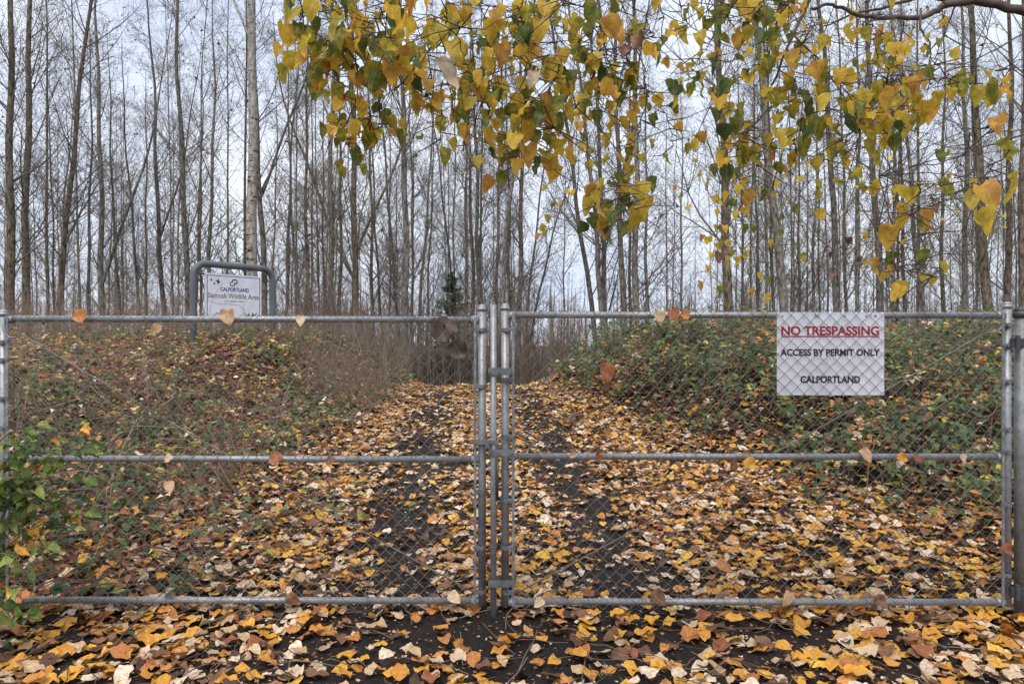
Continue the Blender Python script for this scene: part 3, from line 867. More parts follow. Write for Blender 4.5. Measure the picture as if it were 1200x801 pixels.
# x at the foot (picture row 370), x at the top edge, apparent width, tone, extras
TREES = [
 (14, 20, 11, 'mossy', {}, 'thick mossy brown trunk at the left picture edge, left one of a close pair'),
 (31, 34, 10, 'mossy', dict(bow=-0.01), 'thick mossy brown trunk, right one of the close pair at the left picture edge'),
 (64, 84, 4, 'grey', {}, 'slim grey trunk leaning right, first one right of the mossy pair'),
 (70, 110, 8, 'brown', {}, 'brown grey trunk leaning strongly right beyond the left end of the gate'),
 (105, 107, 5, 'dark', {}, 'slim dark trunk close against the left side of a forked pale trunk'),
 (119, 113, 8, 'grey', dict(fork=[(0.22, 0.42, 0.6, 0.6)]), 'pale grey trunk that forks, its thinner stem leaning right'),
 (141, 118, 4, 'dark', {}, 'slim dark trunk leaning left, just right of the forked pale grey trunk'),
 (165, 146, 4, 'dark', {}, 'slim dark trunk leaning left, halfway between forked pale trunk and framed notice'),
 (173, 176, 3.5, 'brown', {}, 'very thin brown trunk left of the dark forked trunk'),
 (194, 174, 7, 'dark', dict(fork=[(0.35, 0.35, 0.5, 0.5)]), 'dark rough trunk forking high up, second thick one left of the framed notice'),
 (220, 210, 8, 'dark', {}, 'dark rough trunk rising by the left post of the framed notice'),
 (234, 236, 4, 'mossy', {}, 'slim mossy trunk between the notice left post and its panel'),
 (246, 249, 6, 'grey', dict(moss=True), 'lichen spotted grey trunk rising behind the top left of the notice'),
 (296, 293, 14, 'pale', dict(d=17.5, n1=14, clear=0.5, fork=[(0.46, 0.55, 0.28, 0.42), (0.42, -0.55, 0.30, 0.30)]), 'thickest pale white barked trunk with dark scars, straight above the framed notice'),
 (309, 292, 8, 'dark', dict(bow=0.0, fork=[(0.35, 0.45, 0.45, 0.6)]), 'dark trunk tucked close behind the pale white barked trunk'),
 (334, 352, 5, 'dark', {}, 'slim dark trunk leaning slightly right, next right of the framed notice'),
 (350, 334, 4, 'dark', {}, 'slim dark trunk leaning left, crossing its neighbour right of the notice'),
 (360, 360, 6, 'mossy', {}, 'straight mossy trunk, the third one right of the framed notice'),
 (389, 392, 8, 'grey', dict(moss=True), 'light grey scarred trunk midway between the notice and the fir'),
 (397, 400, 5, 'dark', {}, 'slim dark trunk touching the right side of the light grey scarred trunk'),
 (416, 418, 9, 'mossy', dict(fork=[(0.18, -0.5, 0.5, 0.55), (0.22, 0.45, 0.5, 0.5)]), 'mossy trunk splitting into three spreading stems left of the track'),
 (437, 428, 5, 'mossy', {}, 'slim mossy trunk just right of the three stemmed tree'),
 (449, 428, 4, 'dark', {}, 'slim dark trunk leaning left toward the three stemmed tree'),
 (467, 432, 4.5, 'dark', dict(bow=0.03), 'dark slender trunk leaning left out from behind the tall pale brown trunk'),
 (474, 469, 9.5, 'grey', {}, 'tall straight pale brown trunk left of the small fir'),
 (483, 479, 4, 'grey', {}, 'thin grey trunk hugging the right side of the tall pale brown trunk'),
 (490, 514, 4.5, 'grey', {}, 'thin grey trunk leaning right toward the small fir'),
 (500, 512, 3, 'grey', {}, 'very thin grey stem between the leaning grey trunk and the fir'),
 (542, 496, 3.5, 'dark', {}, 'thin dark pole leaning far left across the sky above the fir'),
 (546, 546, 4.5, 'brown', {}, 'slim upright brown trunk, left one of three just left of the gate posts'),
 (554, 549, 6, 'dark', {}, 'upright dark trunk, middle one of three just left of the gate posts'),
 (565, 553, 6.5, 'grey', {}, 'upright grey trunk, right one of three just left of the gate posts'),
 (580, 588, 5, 'grey', {}, 'slim grey trunk rising straight above the drop rod'),
 (588, 626, 7, 'grey', dict(bow=-0.05), 'curved pale trunk bowing right from above the middle gate posts'),
 (597, 594, 5, 'dark', {}, 'slim dark trunk crossing behind the curved pale trunk'),
 (609, 613, 7, 'brown', {}, 'brown upright trunk just right of the middle gate posts'),
 (613, 652, 3.5, 'dark', {}, 'thin dark pole leaning right from beside the brown upright trunk'),
 (695, 640, 7, 'dark', dict(bow=0.04), 'dark trunk leaning left across the bright gap over the track'),
 (706, 668, 7.5, 'grey', dict(bow=0.03), 'grey trunk leaning left beside the straight pale one over the track'),
 (710, 695, 7.5, 'grey', {}, 'straight pale grey trunk right of the bright gap over the track'),
 (731, 722, 8, 'brown', dict(fork=[(0.4, 0.2, 0.5, 0.7)]), 'red brown trunk standing at the left end of the right bank'),
 (738, 737, 5, 'dark', {}, 'slim dark trunk pressed against the red brown trunk'),
 (746, 746, 9, 'grey', {}, 'stout grey speckled trunk right of the red brown trunk'),
 (759, 755, 5.5, 'grey', {}, 'slim grey trunk right of the stout speckled one'),
 (622, 712, 3.5, 'dark', dict(bow=-0.10, H=12), 'thin dark sapling arching far to the right over the bright gap'),
 (800, 796, 3.5, 'grey', {}, 'thin grey stem alone in the bright gap right of the track'),
 (853, 836, 11, 'mossy', dict(moss=True), 'thick mossy grey trunk left of the white warning sign'),
 (889, 884, 4.5, 'dark', {}, 'slim dark trunk left of the leaning pale trunk by the warning sign'),
 (918, 872, 11, 'grey', dict(bow=0.01, moss=True), 'thick pale grey trunk leaning left above the warning sign left edge'),
 (934, 938, 4.5, 'brown', {}, 'slim brown trunk above the warning sign, first one right of the leaning pale trunk'),
 (952, 958, 5, 'grey', {}, 'slim grey trunk above the left half of the warning sign'),
 (982, 962, 9, 'dark', {}, 'dark rough trunk leaning left above the middle of the warning sign'),
 (1005, 1000, 6, 'grey', dict(moss=True), 'grey lichen trunk above the right half of the warning sign'),
 (1032, 1022, 9.5, 'dark', {}, 'dark thick trunk above the right edge of the warning sign'),
 (1045, 1043, 6, 'grey', {}, 'grey trunk just right of the dark thick one by the warning sign'),
 (1059, 1050, 5.5, 'brown', {}, 'slim brown trunk second to the right of the warning sign'),
 (1086, 1054, 7.5, 'grey', {}, 'grey trunk leaning left midway from warning sign to right gate post'),
 (1105, 1105, 6, 'mossy', dict(moss=True), 'upright mossy trunk midway from warning sign to right gate post'),
 (1131, 1132, 8, 'grey', {}, 'straight light grey trunk left of the right gate post'),
 (1159, 1139, 12, 'mossy', dict(moss=True), 'thick mossy pale trunk leaning left beside the right gate post'),
 (1180, 1178, 9, 'brown', dict(moss=True), 'brown mossy trunk directly above the right gate post'),
 (1199, 1196, 13, 'brown', dict(moss=True), 'thick dark brown trunk at the right picture edge'),
]
_t = np.random.default_rng(404)
for i, (xb, xt, w, tone, ex, label) in enumerate(TREES):
    ex = dict(ex)
    d = ex.pop('d', None) or float(np.interp(w, [3, 4, 5, 6, 8, 10, 14], [34, 30, 27, 24, 20.5, 18, 17])) * _t.uniform(0.95, 1.06)
    bow = ex.pop('bow', _t.uniform(-0.008, 0.008))
    r0 = w * d / FPX / 2 * (1.0 if w > 4 else 1.1)
    H = ex.pop('H', float(np.clip(r0 * 2 * 62, 13.5, 23)) * _t.uniform(0.95, 1.1))
    lean = (xt - xb) / 370.0
    if xb > 840 and i % 2: ex['yellow'] = 0.05
    x = wx(xb, d) - lean * 2.0
    z = float(ground_z(x, d))
    root = thing('bare_tree', (x, d, z), label, 'tree', 'bare trees behind the gate')
    tr, crn = tree_meshes('bare_tree', H, r0, lean, bow, _t, tone, n1=ex.pop('n1', int(_t.integers(30, 46))), **ex)
    link('trunk', tr, root); link('crown', crn, root)

# farther trees: ten kinds, copied
protos = []
for i in range(10):
    tone = ['dark', 'grey', 'mossy', 'grey', 'brown', 'dark', 'grey', 'mossy', 'dark', 'grey'][i]
    protos.append(tree_meshes('far_tree', 15.0 + (i % 4) * 1.5, 0.044 + 0.012 * (i % 3), _t.uniform(-.03, .03), _t.uniform(-.02, .02), _t, tone, n1=38, n2=7, n3=4, yellow=0.35 if i == 3 else 0, moss=i % 2 == 0))
def far_root(x, y, k, s, label, group):
    root = thing('slender_tree', (x, y, float(ground_z(x, y))), label, 'tree', group, rz=_t.uniform(0, 6.28))
    root.scale = (s, s, s)
    link('trunk', protos[k][0], root); link('crown', protos[k][1], root)
def density(px):
    return float(np.interp(px, [-100, 0, 330, 480, 620, 660, 820, 850, 1300], [1, 1, 1, .7, .6, .25, .35, 1.5, 1.6]))
cnt = 0
while cnt < 170:
    px = _t.uniform(-120, 1320); y = 24 + 62 * _t.uniform() ** 1.3
    if _t.uniform() * 1.6 > density(px): continue
    x = wx(px, y)
    k = int(_t.integers(0, 10))
    if k == 3 and _t.uniform() < 0.6: k = 1
    T_ = ['dark', 'grey', 'mossy', 'grey', 'brown', 'dark', 'grey', 'mossy', 'dark', 'grey'][k]
    D_ = 'nearer' if y < 34 else ('deeper' if y < 50 else 'far off')
    W_ = [(60, 'at the left edge'), (150, 'left of the pale forked tree'), (225, 'left of the framed notice'), (330, 'behind the framed notice'), (440, 'right of the framed notice'), (510, 'left of the fir'), (570, 'behind the fir'), (640, 'above the gate middle'), (830, 'beyond the track end'), (905, 'left of the warning sign'), (970, 'above the warning sign'), (1035, 'over the warning sign right half'), (1120, 'right of the warning sign'), (9999, 'by the right gate post')]
    sc_ = _t.uniform(0.75, 1.15); Z_ = 'taller' if sc_ > 0.95 else 'lower'
    lab = f'{Z_} slender {T_} bare tree {D_} in the woods ' + next(t for l, t in W_ if px < l)
    if k == 3: lab = f'slender yellow leaved tree {D_} in the woods ' + next(t for l, t in W_ if px < l)
    far_root(x, y, k, sc_, lab, 'slender trees deep in the woods')
    cnt += 1

# the far edge of the woods reads as one mass
def far_mass():
    rng = np.random.default_rng(8)
    n = 1000
    ang = rng.uniform(-0.75, 0.75, n); dist = rng.uniform(88, 150, n)
    x = np.tan(ang) * dist; y = dist
    K = 5; H = rng.uniform(6, 14, n); r = rng.uniform(0.05, 0.13, n)
    P = np.zeros((n, K, 3))
    ln = rng.normal(0, .05, n)
    for k in range(K):
        t = k / (K - 1)
        P[:, k] = np.stack([x + ln * H * t, y, ground_z(x, y) + H * t], -1)
    R = r[:, None] * np.linspace(1, .2, K)[None]
    P1, R1 = branch_level(P, R, 22, .1, .98, (.4, 1.1), lambda t, pi_, M: H[pi_] * .2 * (1.1 - t) * rng.uniform(.5, 1.2, M) + .4, 4, rng, .08, .5, .1)
    R1 = np.maximum(R1, 0.013)
    V, F = merge([tubes(P, R, 4), tubes(P1, R1, 3)])
    tag(link('distant_woods', mesh_np('distant_woods', V, F, M_TWIG)), 'grey brown mass of bare woods closing the view between trunks', 'woods', kind='stuff')
far_mass()

# ------------------------------------------------------------------ small fir
def fir():
    rng = np.random.default_rng(3)
    d = 18.6; x = wx(530, d); z = float(ground_z(x, d)); H = wz(318, d) - z
    root = thing('young_fir', (x, d, z), 'small dark green fir standing beyond the track, left of the middle gate posts', 'fir tree')
    P = np.array([[[0, 0, 0], [0.01, 0, H * .5], [0, 0, H]]]); V, F = tubes(P, np.array([[.045, .03, .006]]), 7)
    link('trunk', mesh_np('fir_trunk', V, F, BARK['brown']), root)
    n = 210
    h = np.sort(rng.uniform(0.12, 0.99, n)); a = rng.uniform(0, 6.28, n)
    L = (1 - h) * 1.4 * rng.uniform(.6, 1.15, n) + .06
    B = np.zeros((n, 4, 3))
    for k in range(4):
        t = k / 3
        B[:, k] = np.stack([np.cos(a) * L * t, np.sin(a) * L * t, h * H - 0.12 * L * t + 0.22 * L * t * t], -1)
    Vb, Fb = tubes(B, np.full((n, 4), .006), 3)
    # needles sprays
    m = 110; N = n * m
    pi_ = np.repeat(np.arange(n), m); t = rng.uniform(.05, 1, N); f = t * 3; i0 = np.minimum(f.astype(int), 2); fr = (f - i0)[:, None]
    S = B[pi_, i0] * (1 - fr) + B[pi_, i0 + 1] * fr
    dr = rng.normal(0, 1, (N, 3)); dr[:, 2] *= .5; dr /= np.linalg.norm(dr, axis=1, keepdims=True)
    Ln = rng.uniform(.04, .11, (N, 1)); sd = np.cross(dr, [0, 0, 1.0]) * 0.011
    Vn = np.stack([S - sd, S + sd, S + dr * Ln], 1).reshape(-1, 3)
    Fn = np.arange(N * 3).reshape(-1, 3) + len(Vb)
    mat = varied('fir_needles', (0.045, 0.095, 0.055), (0.09, 0.16, 0.09), 5, 0.6)
    link('crown', mesh_np('fir_crown', np.concatenate([Vb, Vn]), [Fb, Fn], mat), root)
fir()

# ------------------------------------------------------------------ text
def text_mesh(body, size, mat, bold=0.0, extrude=0.0006, width=None, spacing=1.0, align='CENTER'):
    cu = bpy.data.curves.new('txt', 'FONT')
    cu.body = body; cu.size = size; cu.align_x = align; cu.align_y = 'CENTER'
    cu.offset = bold; cu.extrude = extrude; cu.resolution_u = 4; cu.space_character = spacing
    o = bpy.data.objects.new('txt', cu); C.objects.link(o)
    dg = bpy.context.evaluated_depsgraph_get(); dg.update()
    me = bpy.data.meshes.new_from_object(o.evaluated_get(dg))
    bpy.data.objects.remove(o); bpy.data.curves.remove(cu)
    n = len(me.vertices); co = np.zeros(n * 3, dtype=np.float32); me.vertices.foreach_get('co', co); co = co.reshape(-1, 3)
    lo, hi = co.min(0), co.max(0)
    co[:, :2] -= (lo[:2] + hi[:2]) / 2
    if width:
        s = width / (hi[0] - lo[0]); co[:, 0] *= s
    me.vertices.foreach_set('co', co.ravel()); me.update()
    me.materials.clear(); me.materials.append(mat)
    return me

# ------------------------------------------------------------------ the gate
GY = 4.30
S = GY / FPX                                   # metres per picture pixel at the gate
def gx(px): return (px - 600) * S
def gz(py): return EYE - (py - 400) * S
WY = GY - 0.038                                # plane of the wire mesh, toward the camera

def pipe(name, p0, p1, r, parent, mat=M_GALV, sides=14):
    return tube_obj(name, [p0, p1], r, mat, parent, sides)

def cap(name, x, y, z, r, parent, mat=M_GALV):
    bm = bmesh.new()
    bmesh.ops.create_uvsphere(bm, u_segments=16, v_segments=8, radius=1.0)
    for v in bm.verts:
        v.co = Vector((v.co.x * r * 1.06, v.co.y * r * 1.06, v.co.z * r * (0.75 if v.co.z > 0 else 0)))
    bmesh.ops.create_cone(bm, cap_ends=True, segments=16, radius1=r * 1.12, radius2=r * 1.12, depth=0.022, matrix=Matrix.Translation((0, 0, -0.011)))
    for f in bm.faces: f.smooth = True
    o = bm_obj(name, bm, mat, parent); o.location = (x, y, z)
    return o

def band(name, x0, x1, z, parent, mat=M_GALV_DARK, h=0.022, rp=0.0228, pipe_x=None):
    """flat strap round the upright, with lugs to the tension bar and a bolt"""
    bm = bmesh.new()
    px_ = pipe_x
    bmesh.ops.create_cone(bm, cap_ends=True, segments=16, radius1=rp + .003, radius2=rp + .003, depth=h, matrix=Matrix.Translation((px_, GY, z)))
    other = x0 if abs(x1 - px_) < abs(x0 - px_) else x1
    cx = (px_ + other) / 2
    box_bm(bm, cx, GY - 0.020, z, abs(other - px_) + 0.012, 0.022, h)
    bmesh.ops.create_cone(bm, cap_ends=True, segments=6, radius1=0.006, radius2=0.006, depth=0.012, matrix=Matrix.Translation((cx, GY - 0.036, z)) @ Matrix.Rotation(math.pi / 2, 4, 'X'))
    return bm_obj(name, bm, mat, parent)

DIA = 0.0735
def chain_link(x0, x1, z0, z1, parent, seed):
    rng = np.random.default_rng(seed)
    n = int(round((x1 - x0) / (DIA / 2))); w = (x1 - x0) / n
    K = int((z1 - z0) / (DIA / 2)) + 1
    hz = (z1 - z0) / (K - 1)
    P = np.zeros((n, K, 3))
    for i in range(n):
        for k in range(K):
            right = (k + i) % 2 == 1
            P[i, k] = (x0 + i * w + (w + .0015 if right else -.0015), WY + (0.003 if right else -0.003), z0 + k * hz)
    # a little slack and sag, the same for wires that hook together
    P[:, :, 0] += 0.004 * (vnoise(P[:, :, 0] * 3, P[:, :, 2] * 3, seed) - .5)
    P[:, :, 2] += 0.010 * (vnoise(P[:, :, 0] * 2.2, P[:, :, 2] * 2.2, seed + 1) - .5)
    # densify so that bends are small hooks instead of spikes
    Q = []
    for k in range(K - 1):
        Q += [P[:, k], P[:, k] * .94 + P[:, k + 1] * .06, P[:, k] * .06 + P[:, k + 1] * .94]
    Q.append(P[:, -1])
    Q = np.stack(Q, 1)
    V, F = tubes(Q, np.full(Q.shape[:2], 0.0016), 4)
    o = link('chain_link_mesh', mesh_np('chain_link_mesh', V, F, M_WIRE), parent)
    o['kind'] = 'stuff'
    # knuckled tips above the top and below the bottom rail
    return o

def truss(p0, p1, parent):
    p0, p1 = np.array(p0), np.array(p1)
    pts = [p0 * (1 - t) + p1 * t + np.array([0, 0, -0.02 * 4 * t * (1 - t)]) for t in np.linspace(0, 1, 14)]
    return tube_obj('truss_cable', pts, 0.0042, M_WIRE, parent, 6)

def leaf_gate(side):
    if side == 'left':
        X0, X1 = gx(4), gx(565); ztop, zmid, zbot = gz(374), gz(537.5), gz(703)
        lab = 'left leaf of the galvanised double gate, chain link on three horizontal pipes'
        zcap0, zcap1 = gz(366), gz(360)
        tb = (gx(12), gx(557))
    else:
        X0, X1 = gx(592), gx(1180); ztop, zmid, zbot = gz(369), gz(534.5), gz(704.5)
        lab = 'right leaf of the galvanised double gate, carrying the white warning sign'
        zcap0, zcap1 = gz(359), gz(357)
        tb = (gx(601.5), gx(1172))
    g = thing('gate_leaf', ((X0 + X1) / 2, GY, 0), lab, 'gate', 'two leaves of the gate')
    ox = (X0 + X1) / 2
    for o_x, zc in ((X0, zcap0), (X1, zcap1)):
        o = pipe('frame_post', (o_x, GY, zbot - 0.022), (o_x, GY, zc), 0.0228, g)
        cap('post_cap', o_x, GY, zc + .004, 0.0228, o)
    for z, r in ((ztop, 0.0190), (zmid, 0.0185), (zbot, 0.0190)):
        o = pipe('rail', (X0 + 0.018, GY, z + (0.006 if side == 'left' else 0.003)), (X1 - 0.018, GY, z), r, g)
        for ex, sg in ((X0, 1), (X1, -1)):      # the boots that join the rail to the uprights
            bm = bmesh.new()
            bmesh.ops.create_cone(bm, cap_ends=True, segments=14, radius1=r + .0045, radius2=r + .0045, depth=0.045, matrix=Matrix.Translation((ex + sg * 0.040, GY, z)) @ Matrix.Rotation(math.pi / 2, 4, 'Y'))
            for f in bm.faces: f.smooth = len(f.verts) == 4
            bm_obj('rail_fitting', bm, M_GALV, o)
    for bx in tb:
        bm = bmesh.new(); box_bm(bm, bx, WY + 0.012, (ztop + zbot) / 2, 0.015, 0.006, ztop - zbot + .03, 0.001)
        bm_obj('tension_bar', bm, M_GALV, g)
    zs = {'l0': [400, 421, 466, 500, 588, 650], 'l1': [386, 452, 518, 575, 640, 692], 'r0': [386, 444, 511, 585, 640, 692], 'r1': [380, 404, 446, 502, 528, 590, 672]}
    for key, px_, bx in (('0', X0, tb[0]), ('1', X1, tb[1])):
        for pz in zs[side[0] + key]:
            band('tension_band', px_, bx, gz(pz), g, pipe_x=px_)
    chain_link(tb[0] - .006, tb[1] + .006, zbot - 0.030, ztop + 0.036, g, 3 if side == 'left' else 12)
    # tie wires wrapping the rails
    for z, r in ((ztop, .0215), (zmid, .021), (zbot, .0215)):
        Ps = []
        for q in np.arange(X0 + 0.2, X1 - 0.15, 0.31):
            q += random.uniform(-.04, .04)
            a = np.linspace(-0.3, 2 * math.pi + 0.2, 12)
            Ps.append(np.stack([q + np.linspace(-.012, .012, 12), GY - np.cos(a) * (r + .003) - 0.009 * (np.cos(a) > .6), z + np.sin(a) * (r + .003)], -1))
        for p_ in Ps:
            V, F = tubes(p_[None], np.full((1, 12), .0017), 4)
            link('tie_wire', mesh_np('tie_wire', V, F, M_WIRE), g)
    if side == 'left':
        truss((gx(12), GY + .01, gz(384)), (gx(556), GY + .01, gz(694)), g)
        tube_obj('bent_wire_end', [(gx(8), WY - .01, gz(375)), (gx(11), WY - .015, gz(388)), (gx(18), WY - .012, gz(395)), (gx(26), WY - .008, gz(394))], .004, M_GALV, g, 6)
    else:
        truss((gx(1172), GY + .01, gz(380)), (gx(601), GY + .01, gz(697)), g)
        tube_obj('bent_wire_end', [(gx(1170), WY - .01, gz(380)), (gx(1163), WY - .015, gz(388)), (gx(1150), WY - .012, gz(390))], .004, M_WIRE, g, 6)
        # drop rod with its keepers
        rx = gx(578.5); ry = GY - 0.042
        rod = tube_obj('drop_rod', [(rx, ry, -0.12), (rx, ry, gz(357))], 0.0175, M_GALV, g, 12)
        bm = bmesh.new(); bmesh.ops.create_cone(bm, cap_ends=True, segments=12, radius1=.012, radius2=.010, depth=.03, matrix=Matrix.Translation((rx, ry, gz(356))))
        bm_obj('rod_tip', bm, M_GALV_DARK, rod)
        tube_obj('rod_handle', [(rx + .022, ry - .012, gz(535)), (rx + .024, ry - .014, gz(560)), (rx + .022, ry - .012, gz(583))], .007, M_DARKCAP, rod, 8)
        for pz in (434, 528, 679):
            bm = bmesh.new()
            x_a, x_b = rx - .028, gx(600)
            box_bm(bm, (x_a + x_b) / 2, ry - .022, gz(pz), x_b - x_a, .006, .040, .0015)
            box_bm(bm, (x_a + x_b) / 2, GY + .030, gz(pz), x_b - x_a, .005, .040, .0015)
            for q in (rx + .032, x_a + .006, x_b - .006):
                bmesh.ops.create_cone(bm, cap_ends=True, segments=6, radius1=.0075, radius2=.0075, depth=.012, matrix=Matrix.Translation((q, ry - .030, gz(pz))) @ Matrix.Rotation(math.pi / 2, 4, 'X'))
            bm_obj('rod_keeper', bm, M_GALV_DARK, g)
        bm = bmesh.new()                        # fork latch reaching over to the left leaf
        xa, xb_ = gx(554), gx(585)
        box_bm(bm, (xa + xb_) / 2, GY - .056, gz(516), xb_ - xa, .014, .026, .003)
        box_bm(bm, gx(572), GY - .058, gz(518), .030, .024, .050, .004)
        bm_obj('fork_latch', bm, M_GALV_DARK, g)
        for pz in (401, 690):                   # hinge straps to the fence post
            bm = bmesh.new()
            box_bm(bm, gx(1188), GY - .034, gz(pz), .085, .012, .052, .003)
            bmesh.ops.create_cone(bm, cap_ends=True, segments=12, radius1=.013, radius2=.013, depth=.085, matrix=Matrix.Translation((gx(1186.5), GY - .046, gz(pz))))
            bm_obj('hinge', bm, M_DARKCAP, g)
    # children keep world coordinates
    for o in g.children:
        o.location = Vector(o.location) - Vector((ox, GY, 0))
    return g
leaf_gate('left'); leaf_gate('right')

def gate_post(x, label):
    root = thing('gate_post', (x, GY, -0.05), label, 'post', 'posts the gate hangs on')
    h = gz(364) + .05
    tube_obj('pipe', [(0, 0, -0.1), (0, 0, h)], 0.038, M_GALV_DARK, root, 18)
    bm = bmesh.new()
    bmesh.ops.create_uvsphere(bm, u_segments=18, v_segments=8, radius=1.0)
    for v in bm.verts: v.co = Vector((v.co.x * .043, v.co.y * .043, v.co.z * .03 if v.co.z > 0 else 0))
    bmesh.ops.create_cone(bm, cap_ends=True, segments=18, radius1=.044, radius2=.044, depth=.035, matrix=Matrix.Translation((0, 0, -.0175)))
    for f in bm.faces: f.smooth = True
    o = bm_obj('cap', bm, M_DARKCAP, root); o.location = (0, 0, h)
gate_post(gx(1197), 'thick dark capped fence post at the right picture edge, the right leaf hangs on it')
gate_post(gx(-26), 'galvanised fence post just outside the left picture edge, the left leaf hangs on it')

# ------------------------------------------------------------------ warning sign on the gate
def warning_sign():
    x0, x1, zt, zb = gx(908.5), gx(1033.5), gz(365.5), gz(462)
    w, h = x1 - x0, zt - zb
    y = GY - 0.0275
    root = thing('warning_sign', ((x0 + x1) / 2, y, (zt + zb) / 2), 'white rectangular no trespassing sign wired behind the chain link of the right leaf', 'sign')
    bm = bmesh.new(); box_bm(bm, 0, 0.0012, 0, w, 0.0024, h, 0.0006)
    bm_obj('panel', bm, M_SIGN, root)
    px = S
    def put(body, size, mat, cx, cy, width, bold=0.0):
        me = text_mesh(body, size, mat, bold, 0.0004, width)
        o = link('lettering', me, root, ((cx - 971) * px, -0.0008, (413.75 - cy) * px), (math.pi / 2, 0, 0))
        return o
    put('NO TRESPASSING', 0.070, M_RED, 970.5, 387, 114 * px, 0.0021)
    put('ACCESS BY PERMIT ONLY', 0.053, M_BLACK, 970.5, 412.2, 116 * px, 0.0019)
    put('CALPORTLAND', 0.053, M_BLACK, 970.5, 443.6, 69.5 * px, 0.0021)
    bm = bmesh.new(); box_bm(bm, (970.5 - 971) * px, -0.0008, (413.75 - 393.6) * px, 114 * px, .0012, 1.4 * px)
    bm_obj('underline', bm, M_RED, root)
    bm = bmesh.new()
    for q in (-.45, -.13, .13, .33, .42):
        bmesh.ops.create_cone(bm, cap_ends=True, segments=8, radius1=.004, radius2=.004, depth=.004, matrix=Matrix.Translation((w * q, -.002, h * .455)) @ Matrix.Rotation(math.pi / 2, 4, 'X'))
    bm_obj('bolts', bm, M_DARKCAP, root)
warning_sign()

